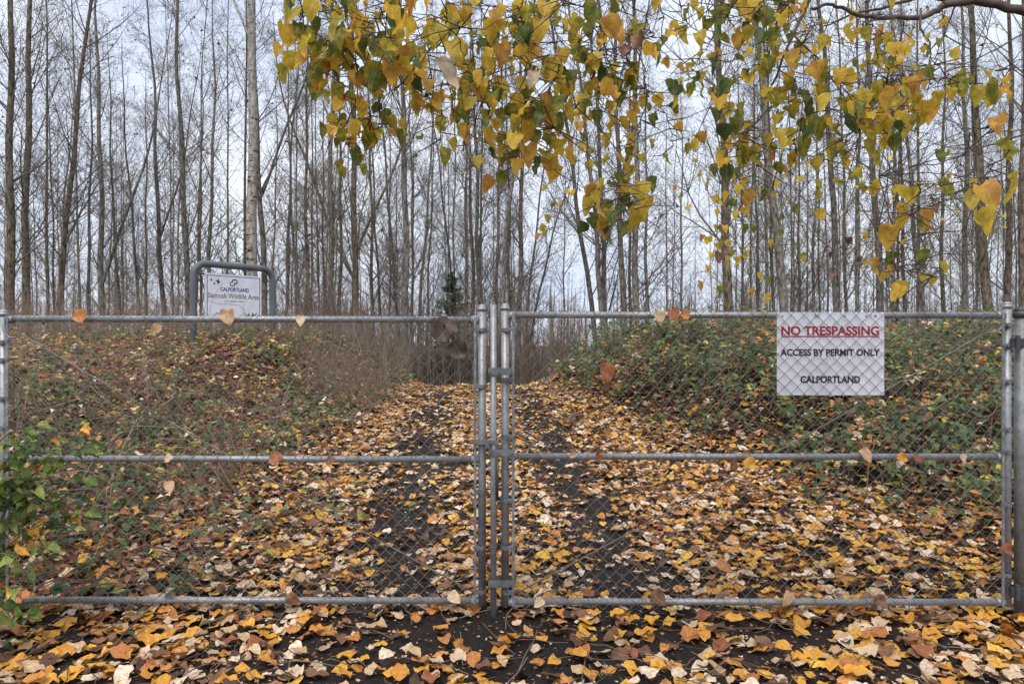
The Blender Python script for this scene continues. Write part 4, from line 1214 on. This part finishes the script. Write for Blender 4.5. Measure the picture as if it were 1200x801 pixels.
# ------------------------------------------------------------------ the framed notice on the bank
def framed_notice():
    dL, dR = 12.0, 13.1
    A = Vector((wx(226.5, dL), dL, 0)); B = Vector((wx(319.5, dR), dR, 0))
    mid = (A + B) / 2
    ang = math.atan2(B.y - A.y, B.x - A.x)
    half = (B - A).length / 2
    zg = 1.25
    root = thing('framed_notice', (mid.x, mid.y, zg), 'white wildlife area notice board hung in a grey bent pipe frame on the left bank', 'sign', rz=ang)
    zt = wz(311, 12.5) - zg
    r = 0.055; R = 0.20
    pts = [(-half, 0, -0.45), (-half, 0, zt * .5), (-half, 0, zt - R)]
    for a in np.linspace(0, math.pi / 2, 7)[1:]:
        pts.append((-half + R - R * math.cos(a), 0, zt - R + R * math.sin(a)))
    for a in np.linspace(math.pi / 2, 0, 7):
        pts.append((half - R + R * math.cos(a), 0, zt - R + R * math.sin(a)))
    pts += [(half, 0, zt * .5), (half, 0, -0.45)]
    tube_obj('pipe_frame', pts, r, M_POSTGREY, root, 14, refv=(0, 1, 0))
    # panel in the frame's own plane
    pw = half * 2 * (305 - 239) / (319.5 - 226.5); ph = 0.74
    ptop = wz(321.5, 12.55) - zg
    pc = (((239 + 305) / 2 - 226.5) / 93 * 2 - 1) * half * 0.99
    bm = bmesh.new(); box_bm(bm, pc, 0, ptop - ph / 2, pw, 0.02, ph, 0.003)
    bm_obj('panel', bm, M_SIGN, root)
    for hz in (ptop - 0.02,):
        bm = bmesh.new()
        box_bm(bm, (-half + pc - pw / 2) / 2, 0.016, hz, (pc - pw / 2 + half), .012, .018)
        bm_obj('hanger_bar', bm, M_DARKCAP, root)
        bm = bmesh.new()
        box_bm(bm, (half + pc + pw / 2) / 2, 0.016, hz - .05, (half - pc - pw / 2), .012, .018)
        bm_obj('hanger_bar', bm, M_DARKCAP, root)
    f = -0.0115
    def U(u, v): return (pc - pw / 2 + u * pw, f, ptop - v * ph)
    bm = bmesh.new()
    for (u, v, su, sv) in ((0.5, .045, .93, .012), (0.5, .955, .93, .012), (.035, .5, .010, .91), (.965, .5, .010, .91)):
        c = U(u, v); box_bm(bm, c[0], f, c[2], su * pw, .002, sv * ph)
    bm_obj('printed_border', bm, M_BLUE, root)
    def put(body, size, mat, u, v, wf, bold=0.0):
        me = text_mesh(body, size, mat, bold, 0.0006, wf * pw)
        c = U(u, v)
        link('lettering', me, root, (c[0], f - .001, c[2]), (math.pi / 2, 0, 0))
    put('CALPORTLAND', 0.085, M_BLUE, .51, .335, .50, 0.002)
    put('Santosh Wildlife Area', 0.115, M_GREYINK, .50, .48, .90)
    put('In Cooperation With', 0.035, M_GREYINK, .50, .60, .34)
    # interlocking emblem above the name: two open rounded links
    def band_path(pts, name, mat, wd=.016):
        P = [Vector(U(u, v)) for u, v in pts]
        P = [Vector((p.x, f - .001, p.z)) for p in P]
        bm = bmesh.new()
        for a, b in zip(P[:-1], P[1:]):
            d = (b - a); L = d.length; d.normalize(); nrm = Vector((-d.z, 0, d.x)) * wd / 2
            a2, b2 = a - d * wd * .3, b + d * wd * .3
            vs = [bm.verts.new(q) for q in (a2 - nrm, b2 - nrm, b2 + nrm, a2 + nrm)]
            vs2 = [bm.verts.new(Vector((q.co.x, f + .0005, q.co.z))) for q in vs]
            bm.faces.new(vs)
            for i in range(4): bm.faces.new((vs[i], vs2[i], vs2[(i + 1) % 4], vs[(i + 1) % 4]))
        bm_obj(name, bm, mat, root)
    band_path([(.51, .20), (.51, .235), (.49, .25), (.45, .25), (.43, .23), (.43, .19), (.445, .17), (.475, .165)], 'emblem', M_GREYINK)
    band_path([(.47, .155), (.47, .13), (.49, .115), (.53, .115), (.55, .135), (.55, .175), (.535, .195), (.50, .20)], 'emblem', M_BLUE, .019)
    # flying and standing birds as flat printed shapes
    def bird(u, v, s, flip=1):
        pts = [(-1, -.2), (-.3, -.15), (.1, -.9), (.25, -.1), (1, .35), (.3, .3), (-.1, 1.0), (-.25, .25)]
        bm = bmesh.new(); vs = []
        for (a, b) in pts:
            c = U(u + a * s * flip, v + b * s * 1.35); vs.append(bm.verts.new((c[0], f - .0012, c[2])))
        ff = bm.faces.new(vs)
        r_ = bmesh.ops.extrude_face_region(bm, geom=[ff])
        for q in r_['geom']:
            if isinstance(q, bmesh.types.BMVert): q.co.y = f + .0004
        bm_obj('printed_bird', bm, M_BLACK, root)
    for b_ in ((.10, .14, .030), (.155, .22, .026), (.22, .17, .055), (.70, .93, .035), (.76, .90, .045), (.84, .90, .060, -1), (.88, .94, .04)):
        bird(*b_)
    # faint printed contour lines
    band_path([(.30, .20), (.22, .34), (.14, .52), (.09, .72), (.07, .93)], 'printed_line', M_LINE, .006)
    band_path([(.05, .60), (.2, .66), (.4, .66), (.6, .68), (.68, .80), (.72, .93)], 'printed_line', M_LINE, .006)
    band_path([(.72, .93), (.66, .72), (.7, .58), (.76, .5)], 'printed_line', M_LINE, .006)
    band_path([(.10, .93), (.20, .86), (.30, .93)], 'printed_line', M_LINE, .008)
framed_notice()

# ------------------------------------------------------------------ single leaves
SHP = []
for i in range(10):
    SHP.append((random.uniform(0.1, 1.25), random.uniform(-0.65, 0.5), random.uniform(0.66, 0.95), random.uniform(0.05, 0.13)))
SHP += [(random.uniform(-.15, .42), random.uniform(-.28, .28), random.uniform(.70, .95), random.uniform(.05, .12)) for i in range(14)]
_mesh_cache = {}
def leaf_mesh(k, mat, kind='leaf'):
    key = (k, mat.name)
    if key not in _mesh_cache:
        V, F, uv = leaf_shape(100 + k, *SHP[k], stalk=0.35, detail=True)
        _mesh_cache[key] = mesh_np(kind, V, F, mat, uv=uv, smooth_shade=True)
    return _mesh_cache[key]

def place_leaf(name, me, pos, tipdir, normal, size, parent=None):
    t = Vector(tipdir).normalized(); n = Vector(normal); n = (n - t * n.dot(t)).normalized()
    s = t.cross(n)
    M = Matrix(((s.x, t.x, n.x), (s.y, t.y, n.y), (s.z, t.z, n.z))).to_4x4()
    M = Matrix.Translation(Vector(pos)) @ M @ Matrix.Scale(size, 4)
    o = link(name, me, parent)
    if parent is not None:
        o.matrix_parent_inverse = Matrix.Identity(4)
        o.matrix_basis = Matrix.Translation(-parent.location) @ M
    else:
        o.matrix_basis = M
    return o

def LAND(px):
    for lim, t in ((110, 'by the left edge'), (220, 'left of the framed notice'), (340, 'below the framed notice'), (460, 'right of the framed notice'), (550, 'left of the drop rod'), (620, 'by the drop rod'), (740, 'right of the drop rod'), (900, 'left of the warning sign'), (1040, 'below the warning sign'), (1130, 'left of the right post')):
        if px < lim: return t
    return 'by the right edge'

# 290 nearest fallen leaves, each its own thing
def fallen_leaves():
    rng = random.Random(91)
    adj = {'golden': 'golden yellow', 'buff': 'pale buff', 'orange': 'orange brown', 'brown': 'dark brown', 'russet': 'russet red'}
    done = 0; placed = []
    while done < 290:
        y = rng.uniform(3.38, 5.3) if done > 190 else rng.uniform(3.38, 4.5)
        x = rng.uniform(-0.70, 0.70) * y
        m = float(mudness(x, y))
        if rng.random() < 0.50 * m or (abs(x + 0.10) < 0.12 and 3.95 < y < 4.32): continue
        if any((x - a) ** 2 + (y - b) ** 2 < 0.0030 for a, b in placed): continue
        placed.append((x, y))
        c = rng.choices(['golden', 'buff', 'orange', 'brown', 'russet'], [0.40, 0.29, 0.14, 0.11, 0.06])[0]
        sz = rng.uniform(0.07, 0.118)
        z = float(ground_z(x, y)) + 0.022 + rng.uniform(0, .022)
        a = rng.uniform(0, 6.28); ti = abs(rng.gauss(0, .28)); tb = rng.uniform(0, 6.28)
        n = (math.cos(tb) * math.sin(ti), math.sin(tb) * math.sin(ti) - .12, math.cos(ti))
        o = place_leaf('fallen_leaf', leaf_mesh(10 + rng.randrange(14), LM[c], 'fallen_leaf'), (x, y, z), (math.cos(a), math.sin(a), rng.uniform(-.1, .15)), n, sz)
        where = 'before the gate' if y < GY - .05 else 'behind the gate'
        px = 600 + x / y * FPX
        side = LAND(px)
        big = 'large' if sz > 0.103 else ('small' if sz < 0.085 else 'middling')
        curl = 'tilted' if ti > .28 else 'flat'
        tag(o, f'{big} {adj[c]} {curl} leaf on the ground {side}, {where}', 'leaf', 'fallen leaves nearest the camera')
        done += 1
fallen_leaves()

# leaves caught on the gate
CAUGHT = [
 (97, 371, .10, 'orange', 'curled orange leaf caught on the top rail near the left end'),
 (270, 370, .12, 'buff', 'pale crumpled leaf on the top rail in front of the framed notice'),
 (356, 375, .08, 'buff', 'small tan leaf on the top rail right of the framed notice'),
 (192, 386, .08, 'buff', 'tan leaf in the wire just under the top rail, left of the notice'),
 (514, 383, .15, 'withered', 'dark brown withered leaf, left one of a hanging clump by the top rail'),
 (529, 388, .18, 'withered', 'large dark brown leaf at the heart of the hanging clump'),
 (533, 411, .15, 'withered', 'dark brown leaf hanging lowest of the clump beneath the top rail'),
 (711, 434, .14, 'russet', 'big russet leaf caught alone in the wire over the right bank'),
 (770, 370, .09, 'buff', 'pale tan leaf on the top rail, left one of three'),
 (785, 369, .10, 'russet', 'red brown leaf on the top rail, middle one of three'),
 (799, 369, .07, 'orange', 'small orange brown leaf on the top rail, right one of three'),
 (333, 536, .10, 'russet', 'red brown leaf on the left leaf middle rail'),
 (394, 538, .07, 'brown', 'small brown leaf on the left leaf middle rail near its centre'),
 (673, 531, .06, 'buff', 'small buff leaf on the right leaf middle rail near the drop rod'),
 (701, 533, .06, 'russet', 'small dark red leaf on the right leaf middle rail'),
 (857, 541, .09, 'brown', 'brown leaf under the middle rail beside a golden one'),
 (871, 541, .09, 'golden', 'golden leaf under the middle rail beside a brown one'),
 (1004, 531, .11, 'buff', 'tan leaf on the middle rail below the warning sign'),
 (1047, 535, .07, 'golden', 'small golden leaf on the middle rail right of the warning sign'),
 (1122, 535, .08, 'buff', 'buff leaf on the middle rail near the right end'),
 (1066, 536, .07, 'russet', 'small russet leaf on the middle rail right of a golden one'),
 (206, 535, .06, 'buff', 'small tan leaf on the left leaf middle rail under the notice'),
 (635, 702, .08, 'buff', 'buff leaf on the bottom rail right of the drop rod'),
 (762, 698, .12, 'brown', 'brown clump leaf on the bottom rail of the right leaf'),
 (923, 697, .10, 'buff', 'tan leaf on the bottom rail under the warning sign'),
 (1021, 700, .10, 'brown', 'brown leaf on the bottom rail right of the warning sign'),
 (340, 700, .11, 'brown', 'brown leaf draped on the left leaf bottom rail'),
 (528, 697, .10, 'buff', 'tan leaf leaning on the bottom rail beside the drop rod'),
 (1168, 640, .09, 'russet', 'russet leaf stuck in the wire beside the right upright'),
 (203, 567, .09, 'buff', 'pale leaf caught in the wire below the left middle rail'),
]
for i, (px, py, sz, c, lab) in enumerate(CAUGHT):
    rr = random.Random(i + 500)
    a = rr.uniform(-2.5, -0.6)
    o = place_leaf('caught_leaf', leaf_mesh(10 + rr.randrange(14), LM[c], 'fallen_leaf'), (gx(px), WY - .018, gz(py) + sz * .32), (math.cos(a), -.25, math.sin(a)), (rr.uniform(-.5, .5), -1, rr.uniform(0, .5)), sz * .82)
    tag(o, lab, 'leaf', 'leaves caught on the gate')

# ------------------------------------------------------------------ overhanging branches
M_BOUGH = varied('dark_bough_bark', (0.050, 0.034, 0.028), (0.13, 0.095, 0.080), 14, 0.85, 0.0, 0.002)
def bough(label, limbs, twigs, seed):
    """limbs: [(points[(px,py,d)], r0, r1)], twigs: [(x0,y0,x1,y1,d,n,size,style)]"""
    rng = random.Random(seed)
    p0 = limbs[0][0][0]
    base = Vector((wx(p0[0], p0[2]), p0[2], wz(p0[1], p0[2])))
    root = thing('overhanging_branch', base, label, 'branch', 'leafy branches hanging over the gate')
    limb_pts = []
    for pts, r0, r1 in limbs:
        W = [Vector((wx(a, d), d, wz(b, d))) for a, b, d in pts]
        # smooth it
        Q = []
        for i in range(len(W) - 1):
            pa = W[max(i - 1, 0)]; pb = W[i]; pc_ = W[i + 1]; pd = W[min(i + 2, len(W) - 1)]
            for s in range(5):
                t = s / 5
                Q.append(0.5 * ((2 * pb) + (pc_ - pa) * t + (2 * pa - 5 * pb + 4 * pc_ - pd) * t * t + (3 * pb - pa - 3 * pc_ + pd) * t ** 3))
        Q.append(W[-1])
        for q in Q: q += Vector((rng.uniform(-.004, .004), 0, rng.uniform(-.006, .006)))
        limb_pts += Q
        o = tube_obj('limb', [q - base for q in Q], np.linspace(r0, r1, len(Q)), M_BOUGH, root, 8, refv=(0, 1, 0))
    leaves = []
    tw = []
    for (x0, y0, x1, y1, d, n, sz, st) in twigs:
        a = Vector((wx(x0, d), d + rng.uniform(-.15, .15), wz(y0, d))); b = Vector((wx(x1, d), d + rng.uniform(-.3, .3), wz(y1, d)))
        # join to the nearest point on a limb when that is close by and above
        K = 9; P = []
        sway = rng.uniform(-.05, .05)
        for k in range(K):
            t = k / (K - 1)
            p = a.lerp(b, t) + Vector((sway * math.sin(t * 3.14) + rng.uniform(-.008, .008), rng.uniform(-.01, .01), rng.uniform(-.008, .008)))
            P.append(p)
        tw.append(P)
        near = min(limb_pts, key=lambda q: (q - a).length)
        m_ = near.lerp(a, .5) + Vector((0, 0, .02))
        cn = [near.lerp(m_, min(1, t * 2)) if t < .5 else m_.lerp(a, t * 2 - 1) for t in [k / (K - 1) for k in range(K)]]
        tw.append(cn)
        for j in range(5):
            k = rng.randrange(1, K - 1); az = rng.uniform(0, 6.28); ln = rng.uniform(.06, .22)
            e = P[k] + Vector((math.cos(az) * ln, math.sin(az) * ln, -rng.uniform(-.3, .8) * ln))
            mm = P[k].lerp(e, .5) + Vector((rng.uniform(-.02, .02), 0, rng.uniform(-.02, .02)))
            tw.append([P[k].lerp(mm, q / (K - 1) * 2) if q < K / 2 else mm.lerp(e, q / (K - 1) * 2 - 1) for q in range(K)])
        n = max(1, int(round(n * 1.42)))
        for j in range(n):
            t = (j + rng.uniform(.1, .9)) / n
            k = min(int(t * (K - 1)), K - 2)
            p = P[k].lerp(P[k + 1], t * (K - 1) - k)
            L = sz * rng.uniform(.44, .90)
            # short side spur
            az = rng.uniform(0, 6.28); ln = rng.uniform(.01, .13) * (sz / .1)
            e = p + Vector((math.cos(az) * ln, math.sin(az) * ln * 1.3, rng.uniform(-.6, .3) * ln))
            if ln > .03: tw.append([p.lerp(e, q / (K - 1)) for q in range(K)])
            az2 = az + rng.gauss(0, .5)
            tip = Vector((math.cos(az2) * rng.uniform(.15, .9), math.sin(az2) * rng.uniform(.15, .9), -rng.uniform(.5, 1.4)))
            nr = Vector((math.cos(az2), math.sin(az2), rng.uniform(.3, 1.2))) + Vector((rng.gauss(0, .5), rng.gauss(0, .5), 0))
            st2 = st
            q = rng.random()
            if st == 'mix': mat = M_HANG_GREEN if q < .13 else M_HANG
            elif st == 'green': mat = M_HANG_GREEN if q < .75 else M_HANG
            elif st == 'gold': mat = M_HANG
            elif st == 'pale': mat = M_HANG_PALE
            else: mat = LM['brown']
            tn = tip.normalized()
            leaves.append((e + tn * L * .33, tip, nr, L, mat, rng.randrange(10)))
    P = np.array([[list(q - base) for q in t] for t in tw])
    Rr = np.full(P.shape[:2], .0019) * np.linspace(1.35, .55, P.shape[1])[None]
    V, F = tubes(P, Rr, 4)
    link('twigs', mesh_np('twigs', V, F, M_BOUGH), root)
    leaves.sort(key=lambda l: -l[3])
    for (e, tip, nr, L, mat, k) in leaves[:298]:
        place_leaf('leaf', leaf_mesh(k, mat), e, tip, nr, L, root)
    return len(leaves)

A_, B_, G_ = 'mix', 'green', 'gold'
n_leaves = []
n_leaves.append(bough('leafy yellow and green branch hanging into the top of the view, leftmost one',
 [([(700, -260, 3.0), (600, -120, 2.9), (520, -40, 2.85), (440, -18, 2.8), (340, -30, 2.8), (310, -60, 2.8)], .014, .004),
  ([(520, -40, 2.85), (480, 8, 2.8), (440, 20, 2.8), (470, 96, 2.8)], .006, .0025)],
 [(340, -30, 345, 52, 2.8, 8, .095, A_), (330, 5, 417, 64, 2.8, 13, .090, A_), (380, -20, 405, 90, 2.8, 14, .10, A_), (420, 0, 402, 118, 3.0, 12, .09, A_),
  (415, 110, 392, 172, 2.9, 10, .085, G_), (432, 128, 398, 160, 2.9, 9, .08, G_), (443, 0, 470, 95, 2.8, 15, .10, A_), (400, -10, 440, 100, 2.7, 14, .10, A_), (470, -10, 500, 110, 2.8, 15, .10, A_),
  (490, 112, 555, 112, 2.9, 9, .075, A_), (515, -10, 522, 95, 2.7, 14, .105, A_), (554, -5, 608, 30, 2.8, 10, .09, A_), (540, -10, 552, 90, 2.9, 14, .10, A_), (460, -20, 455, 50, 2.6, 8, .11, A_),
  (500, 30, 460, 85, 3.0, 8, .08, A_), (520, 110, 508, 150, 3.0, 4, .07, G_), (370, -10, 366, 40, 3.1, 5, .09, B_), (553, 28, 553, 40, 2.3, 1, .105, 'pale'), (440, 128, 432, 140, 3.0, 4, .075, G_)], 1))
n_leaves.append(bough('densest yellow green leaf cluster hanging above the middle gate posts',
 [([(840, -240, 3.0), (760, -120, 2.9), (690, -40, 2.85), (640, -15, 2.8), (590, -20, 2.8)], .014, .004),
  ([(690, -40, 2.85), (705, 30, 2.8), (690, 100, 2.8), (650, 150, 2.8)], .006, .0025)],
 [(590, -10, 585, 130, 2.9, 14, .09, A_), (600, 60, 560, 150, 2.8, 12, .085, A_), (575, 110, 553, 196, 2.8, 4, .09, B_), (610, 30, 600, 175, 2.8, 17, .095, A_), (640, -10, 640, 165, 2.9, 19, .09, A_), (655, 90, 590, 150, 2.7, 14, .095, A_),
  (625, 130, 640, 175, 2.9, 10, .085, G_), (608, 160, 600, 205, 2.9, 5, .09, G_), (690, -10, 680, 90, 2.9, 11, .08, A_), (700, 30, 722, 100, 2.8, 11, .09, A_), (740, -10, 735, 80, 2.9, 8, .085, A_),
  (725, 70, 768, 100, 2.8, 8, .095, B_), (712, 80, 705, 150, 3.0, 6, .08, A_), (755, 100, 742, 190, 2.9, 13, .085, A_), (765, 120, 770, 200, 3.1, 5, .08, G_), (748, 190, 725, 250, 2.8, 9, .10, A_), (732, 235, 726, 262, 2.8, 4, .10, B_),
  (715, 210, 696, 235, 2.8, 3, .095, A_), (770, -10, 775, 60, 3.0, 5, .085, G_), (680, 90, 662, 250, 4.6, 8, .075, G_), (650, 180, 640, 270, 4.8, 6, .07, G_), (705, 110, 700, 200, 4.4, 7, .075, G_), (668, -10, 665, 30, 2.4, 2, .12, G_),
  (604, 62, 604, 72, 2.35, 1, .105, 'pale'), (615, -10, 625, 70, 2.7, 9, .10, A_), (590, 165, 650, 185, 2.8, 7, .075, G_), (772, 35, 750, 45, 2.7, 2, .09, 'brown')], 2))
n_leaves.append(bough('wide drooping branch of yellow leaves hanging left of and above the warning sign',
 [([(1120, -220, 3.4), (1020, -90, 3.3), (960, -20, 3.25), (930, 40, 3.2), (900, 110, 3.2)], .013, .0035),
  ([(1020, -90, 3.3), (900, -40, 3.2), (830, -25, 3.1), (800, -20, 3.1)], .007, .003),
  ([(930, 40, 3.2), (975, 90, 3.2), (1010, 150, 3.2)], .0045, .0025)],
 [(805, -10, 800, 45, 3.1, 5, .085, G_), (830, -10, 850, 45, 3.0, 7, .09, A_), (850, 20, 822, 75, 3.0, 4, .09, B_), (838, 60, 830, 150, 3.0, 8, .09, B_), (880, -10, 862, 40, 3.0, 7, .09, B_), (905, 10, 880, 90, 3.2, 10, .09, A_),
  (920, 30, 905, 110, 3.2, 10, .09, A_), (950, 30, 930, 120, 3.1, 12, .10, G_), (960, 60, 990, 150, 3.1, 14, .10, A_), (940, 100, 885, 160, 3.2, 13, .09, A_), (985, 110, 1025, 170, 3.1, 10, .10, A_), (1000, 30, 1020, 70, 3.6, 7, .075, G_),
  (880, 150, 855, 200, 3.2, 6, .09, B_), (870, 70, 846, 140, 3.4, 8, .085, G_), (905, 160, 895, 225, 3.3, 10, .09, A_), (845, 200, 840, 330, 4.8, 10, .085, G_), (880, 200, 870, 300, 5.0, 8, .08, G_), (920, 190, 930, 300, 5.0, 7, .08, G_),
  (970, 175, 975, 225, 4.4, 6, .08, G_), (960, 160, 990, 190, 3.8, 6, .09, G_), (1005, 190, 1020, 320, 5.0, 7, .07, G_), (828, 150, 815, 240, 4.8, 5, .08, G_), (890, 285, 889, 345, 4.2, 4, .075, G_), (855, 250, 845, 300, 5.0, 3, .09, 'brown'),
  (985, 270, 1000, 315, 5.0, 3, .09, 'brown'), (900, -10, 960, 20, 3.3, 9, .08, G_), (990, -10, 975, 40, 3.6, 5, .08, G_), (950, 120, 955, 180, 3.2, 8, .09, A_), (1020, 60, 1045, 110, 3.3, 7, .085, G_), (1010, 20, 1060, 60, 3.4, 6, .08, G_), (815, 60, 822, 110, 3.3, 5, .085, A_), (860, -10, 905, 20, 3.0, 7, .09, A_), (925, 200, 945, 250, 4.4, 5, .08, G_), (990, 180, 1010, 230, 4.2, 5, .08, G_)], 3))
n_leaves.append(bough('dark thick bough across the top right corner with a few large orange leaves',
 [([(1420, -60, 3.6), (1290, 20, 3.55), (1205, 14, 3.5), (1150, 1, 3.5), (1105, 6, 3.45)], .026, .017),
  ([(1105, 6, 3.45), (1085, 18, 3.45), (1045, 20, 3.4), (1005, 17, 3.4), (975, 6, 3.4), (950, 10, 3.4)], .014, .006),
  ([(1130, 2, 3.5), (1080, -4, 3.55), (1040, 8, 3.6), (1000, 16, 3.6), (960, 34, 3.6)], .011, .003),
  ([(1078, 10, 3.45), (1079, 35, 3.4), (1090, 52, 3.4), (1088, 75, 3.4)], .006, .0025),
  ([(1120, 5, 3.5), (1105, 40, 3.5), (1085, 62, 3.5)], .005, .002),
  ([(1230, 148, 3.6), (1190, 160, 3.6), (1150, 172, 3.55), (1110, 188, 3.5), (1070, 196, 3.5), (1030, 206, 3.5)], .005, .0015),
  ([(1205, 14, 3.5), (1230, 148, 3.6)], .010, .005),
  ([(1200, 40, 3.8), (1160, 60, 3.8), (1120, 75, 3.8), (1070, 60, 3.9)], .004, .0015)],
 [(1060, 60, 1050, 100, 2.9, 5, .10, A_), (1082, 72, 1100, 125, 2.8, 9, .11, G_), (1088, 75, 1112, 108, 2.9, 4, .10, A_), (1065, 85, 1085, 130, 3.0, 5, .095, A_), (1142, 148, 1146, 155, 2.5, 1, .115, G_), (1155, 185, 1138, 220, 2.7, 3, .13, G_),
  (1140, 215, 1130, 232, 2.7, 2, .11, A_), (1075, 205, 1072, 232, 2.6, 2, .125, A_), (1082, 235, 1078, 243, 2.6, 1, .125, G_), (1072, 285, 1072, 320, 2.9, 3, .095, G_), (1196, 66, 1200, 82, 2.7, 2, .10, G_), (1055, 275, 1054, 290, 3.0, 1, .08, G_), (1040, 5, 1030, 40, 3.5, 4, .07, G_), (1110, 225, 1108, 235, 3.0, 1, .08, 'brown'), (1040, 40, 1062, 95, 3.1, 7, .085, G_), (1100, 20, 1108, 60, 3.3, 3, .08, G_), (1075, 95, 1100, 140, 2.9, 7, .10, G_), (1035, 100, 1050, 140, 3.2, 4, .085, A_), (1150, 150, 1160, 200, 3.0, 3, .10, G_), (1068, 275, 1078, 330, 3.0, 4, .09, G_)], 4))

# bare twig lacework near the camera on the right
# ------------------------------------------------------------------ leafy shrub at the left edge in front of the gate
def left_shrub():
    rng = random.Random(17)
    root = thing('leafy_shrub', (wx(-30, 3.9), 3.9, 0.0), 'bright green leafy shrub poking into the left edge in front of the gate', 'shrub')
    base = root.location.copy()
    K = 9; tw = []; cnt = 0
    ends = [(95, 505, 3.95), (60, 497, 3.9), (100, 560, 4.0), (70, 590, 4.0), (75, 545, 3.9), (45, 530, 3.8), (40, 575, 3.8), (25, 610, 3.8), (110, 600, 4.05), (20, 560, 3.7), (55, 640, 3.85), (30, 690, 3.7), (45, 725, 3.65), (10, 720, 3.6), (20, 650, 3.7), (85, 530, 4.0), (15, 520, 3.75), (10, 590, 3.9), (35, 670, 3.75), (30, 505, 3.8), (50, 560, 4.1), (8, 640, 3.9), (60, 515, 4.0), (20, 540, 4.05), (120, 520, 4.1), (130, 560, 4.1), (105, 530, 4.0), (115, 585, 4.1), (90, 615, 4.0), (140, 600, 4.12)]
    for (px, py, d) in ends:
        e = Vector((wx(px, d), d, wz(py, d)))
        s = Vector((wx(-40, 3.9) + rng.uniform(-.08, .06), 3.9 + rng.uniform(-.1, .1), -0.03))
        hgt = e.z
        c = Vector((s.x + (e.x - s.x) * .25, (s.y + e.y) / 2, max(hgt * 1.05, .3)))
        P = []
        for k in range(K):
            t = k / (K - 1)
            P.append((s * (1 - t) ** 2 + c * 2 * t * (1 - t) + e * t * t) + Vector((rng.uniform(-.008, .008), rng.uniform(-.008, .008), rng.uniform(-.008, .008))))
        tw.append(P)
        for j in range(9):
            if cnt >= 296: break
            t = rng.uniform(.45, 1.0); k = min(int(t * (K - 1)), K - 2); p = P[k].lerp(P[k + 1], t * (K - 1) - k)
            az = rng.uniform(0, 6.28)
            tip = Vector((math.cos(az), math.sin(az), rng.uniform(-.6, .1)))
            nr = Vector((rng.gauss(0, .35), -.55 + rng.gauss(0, .3), 1))
            sz = rng.uniform(.04, .078)
            m = M_SHRUB if rng.random() < .93 else LM['golden']
            place_leaf('leaf', leaf_mesh(rng.randrange(10), m), p + tip * .02, tip, nr, sz, root)
            cnt += 1
    P = np.array([[list(q - base) for q in t] for t in tw])
    V, F = tubes(P, np.full(P.shape[:2], .0032) * np.linspace(1.3, .5, K)[None], 4)
    link('stems', mesh_np('stems', V, F, M_TWIG_RUST), root)
left_shrub()
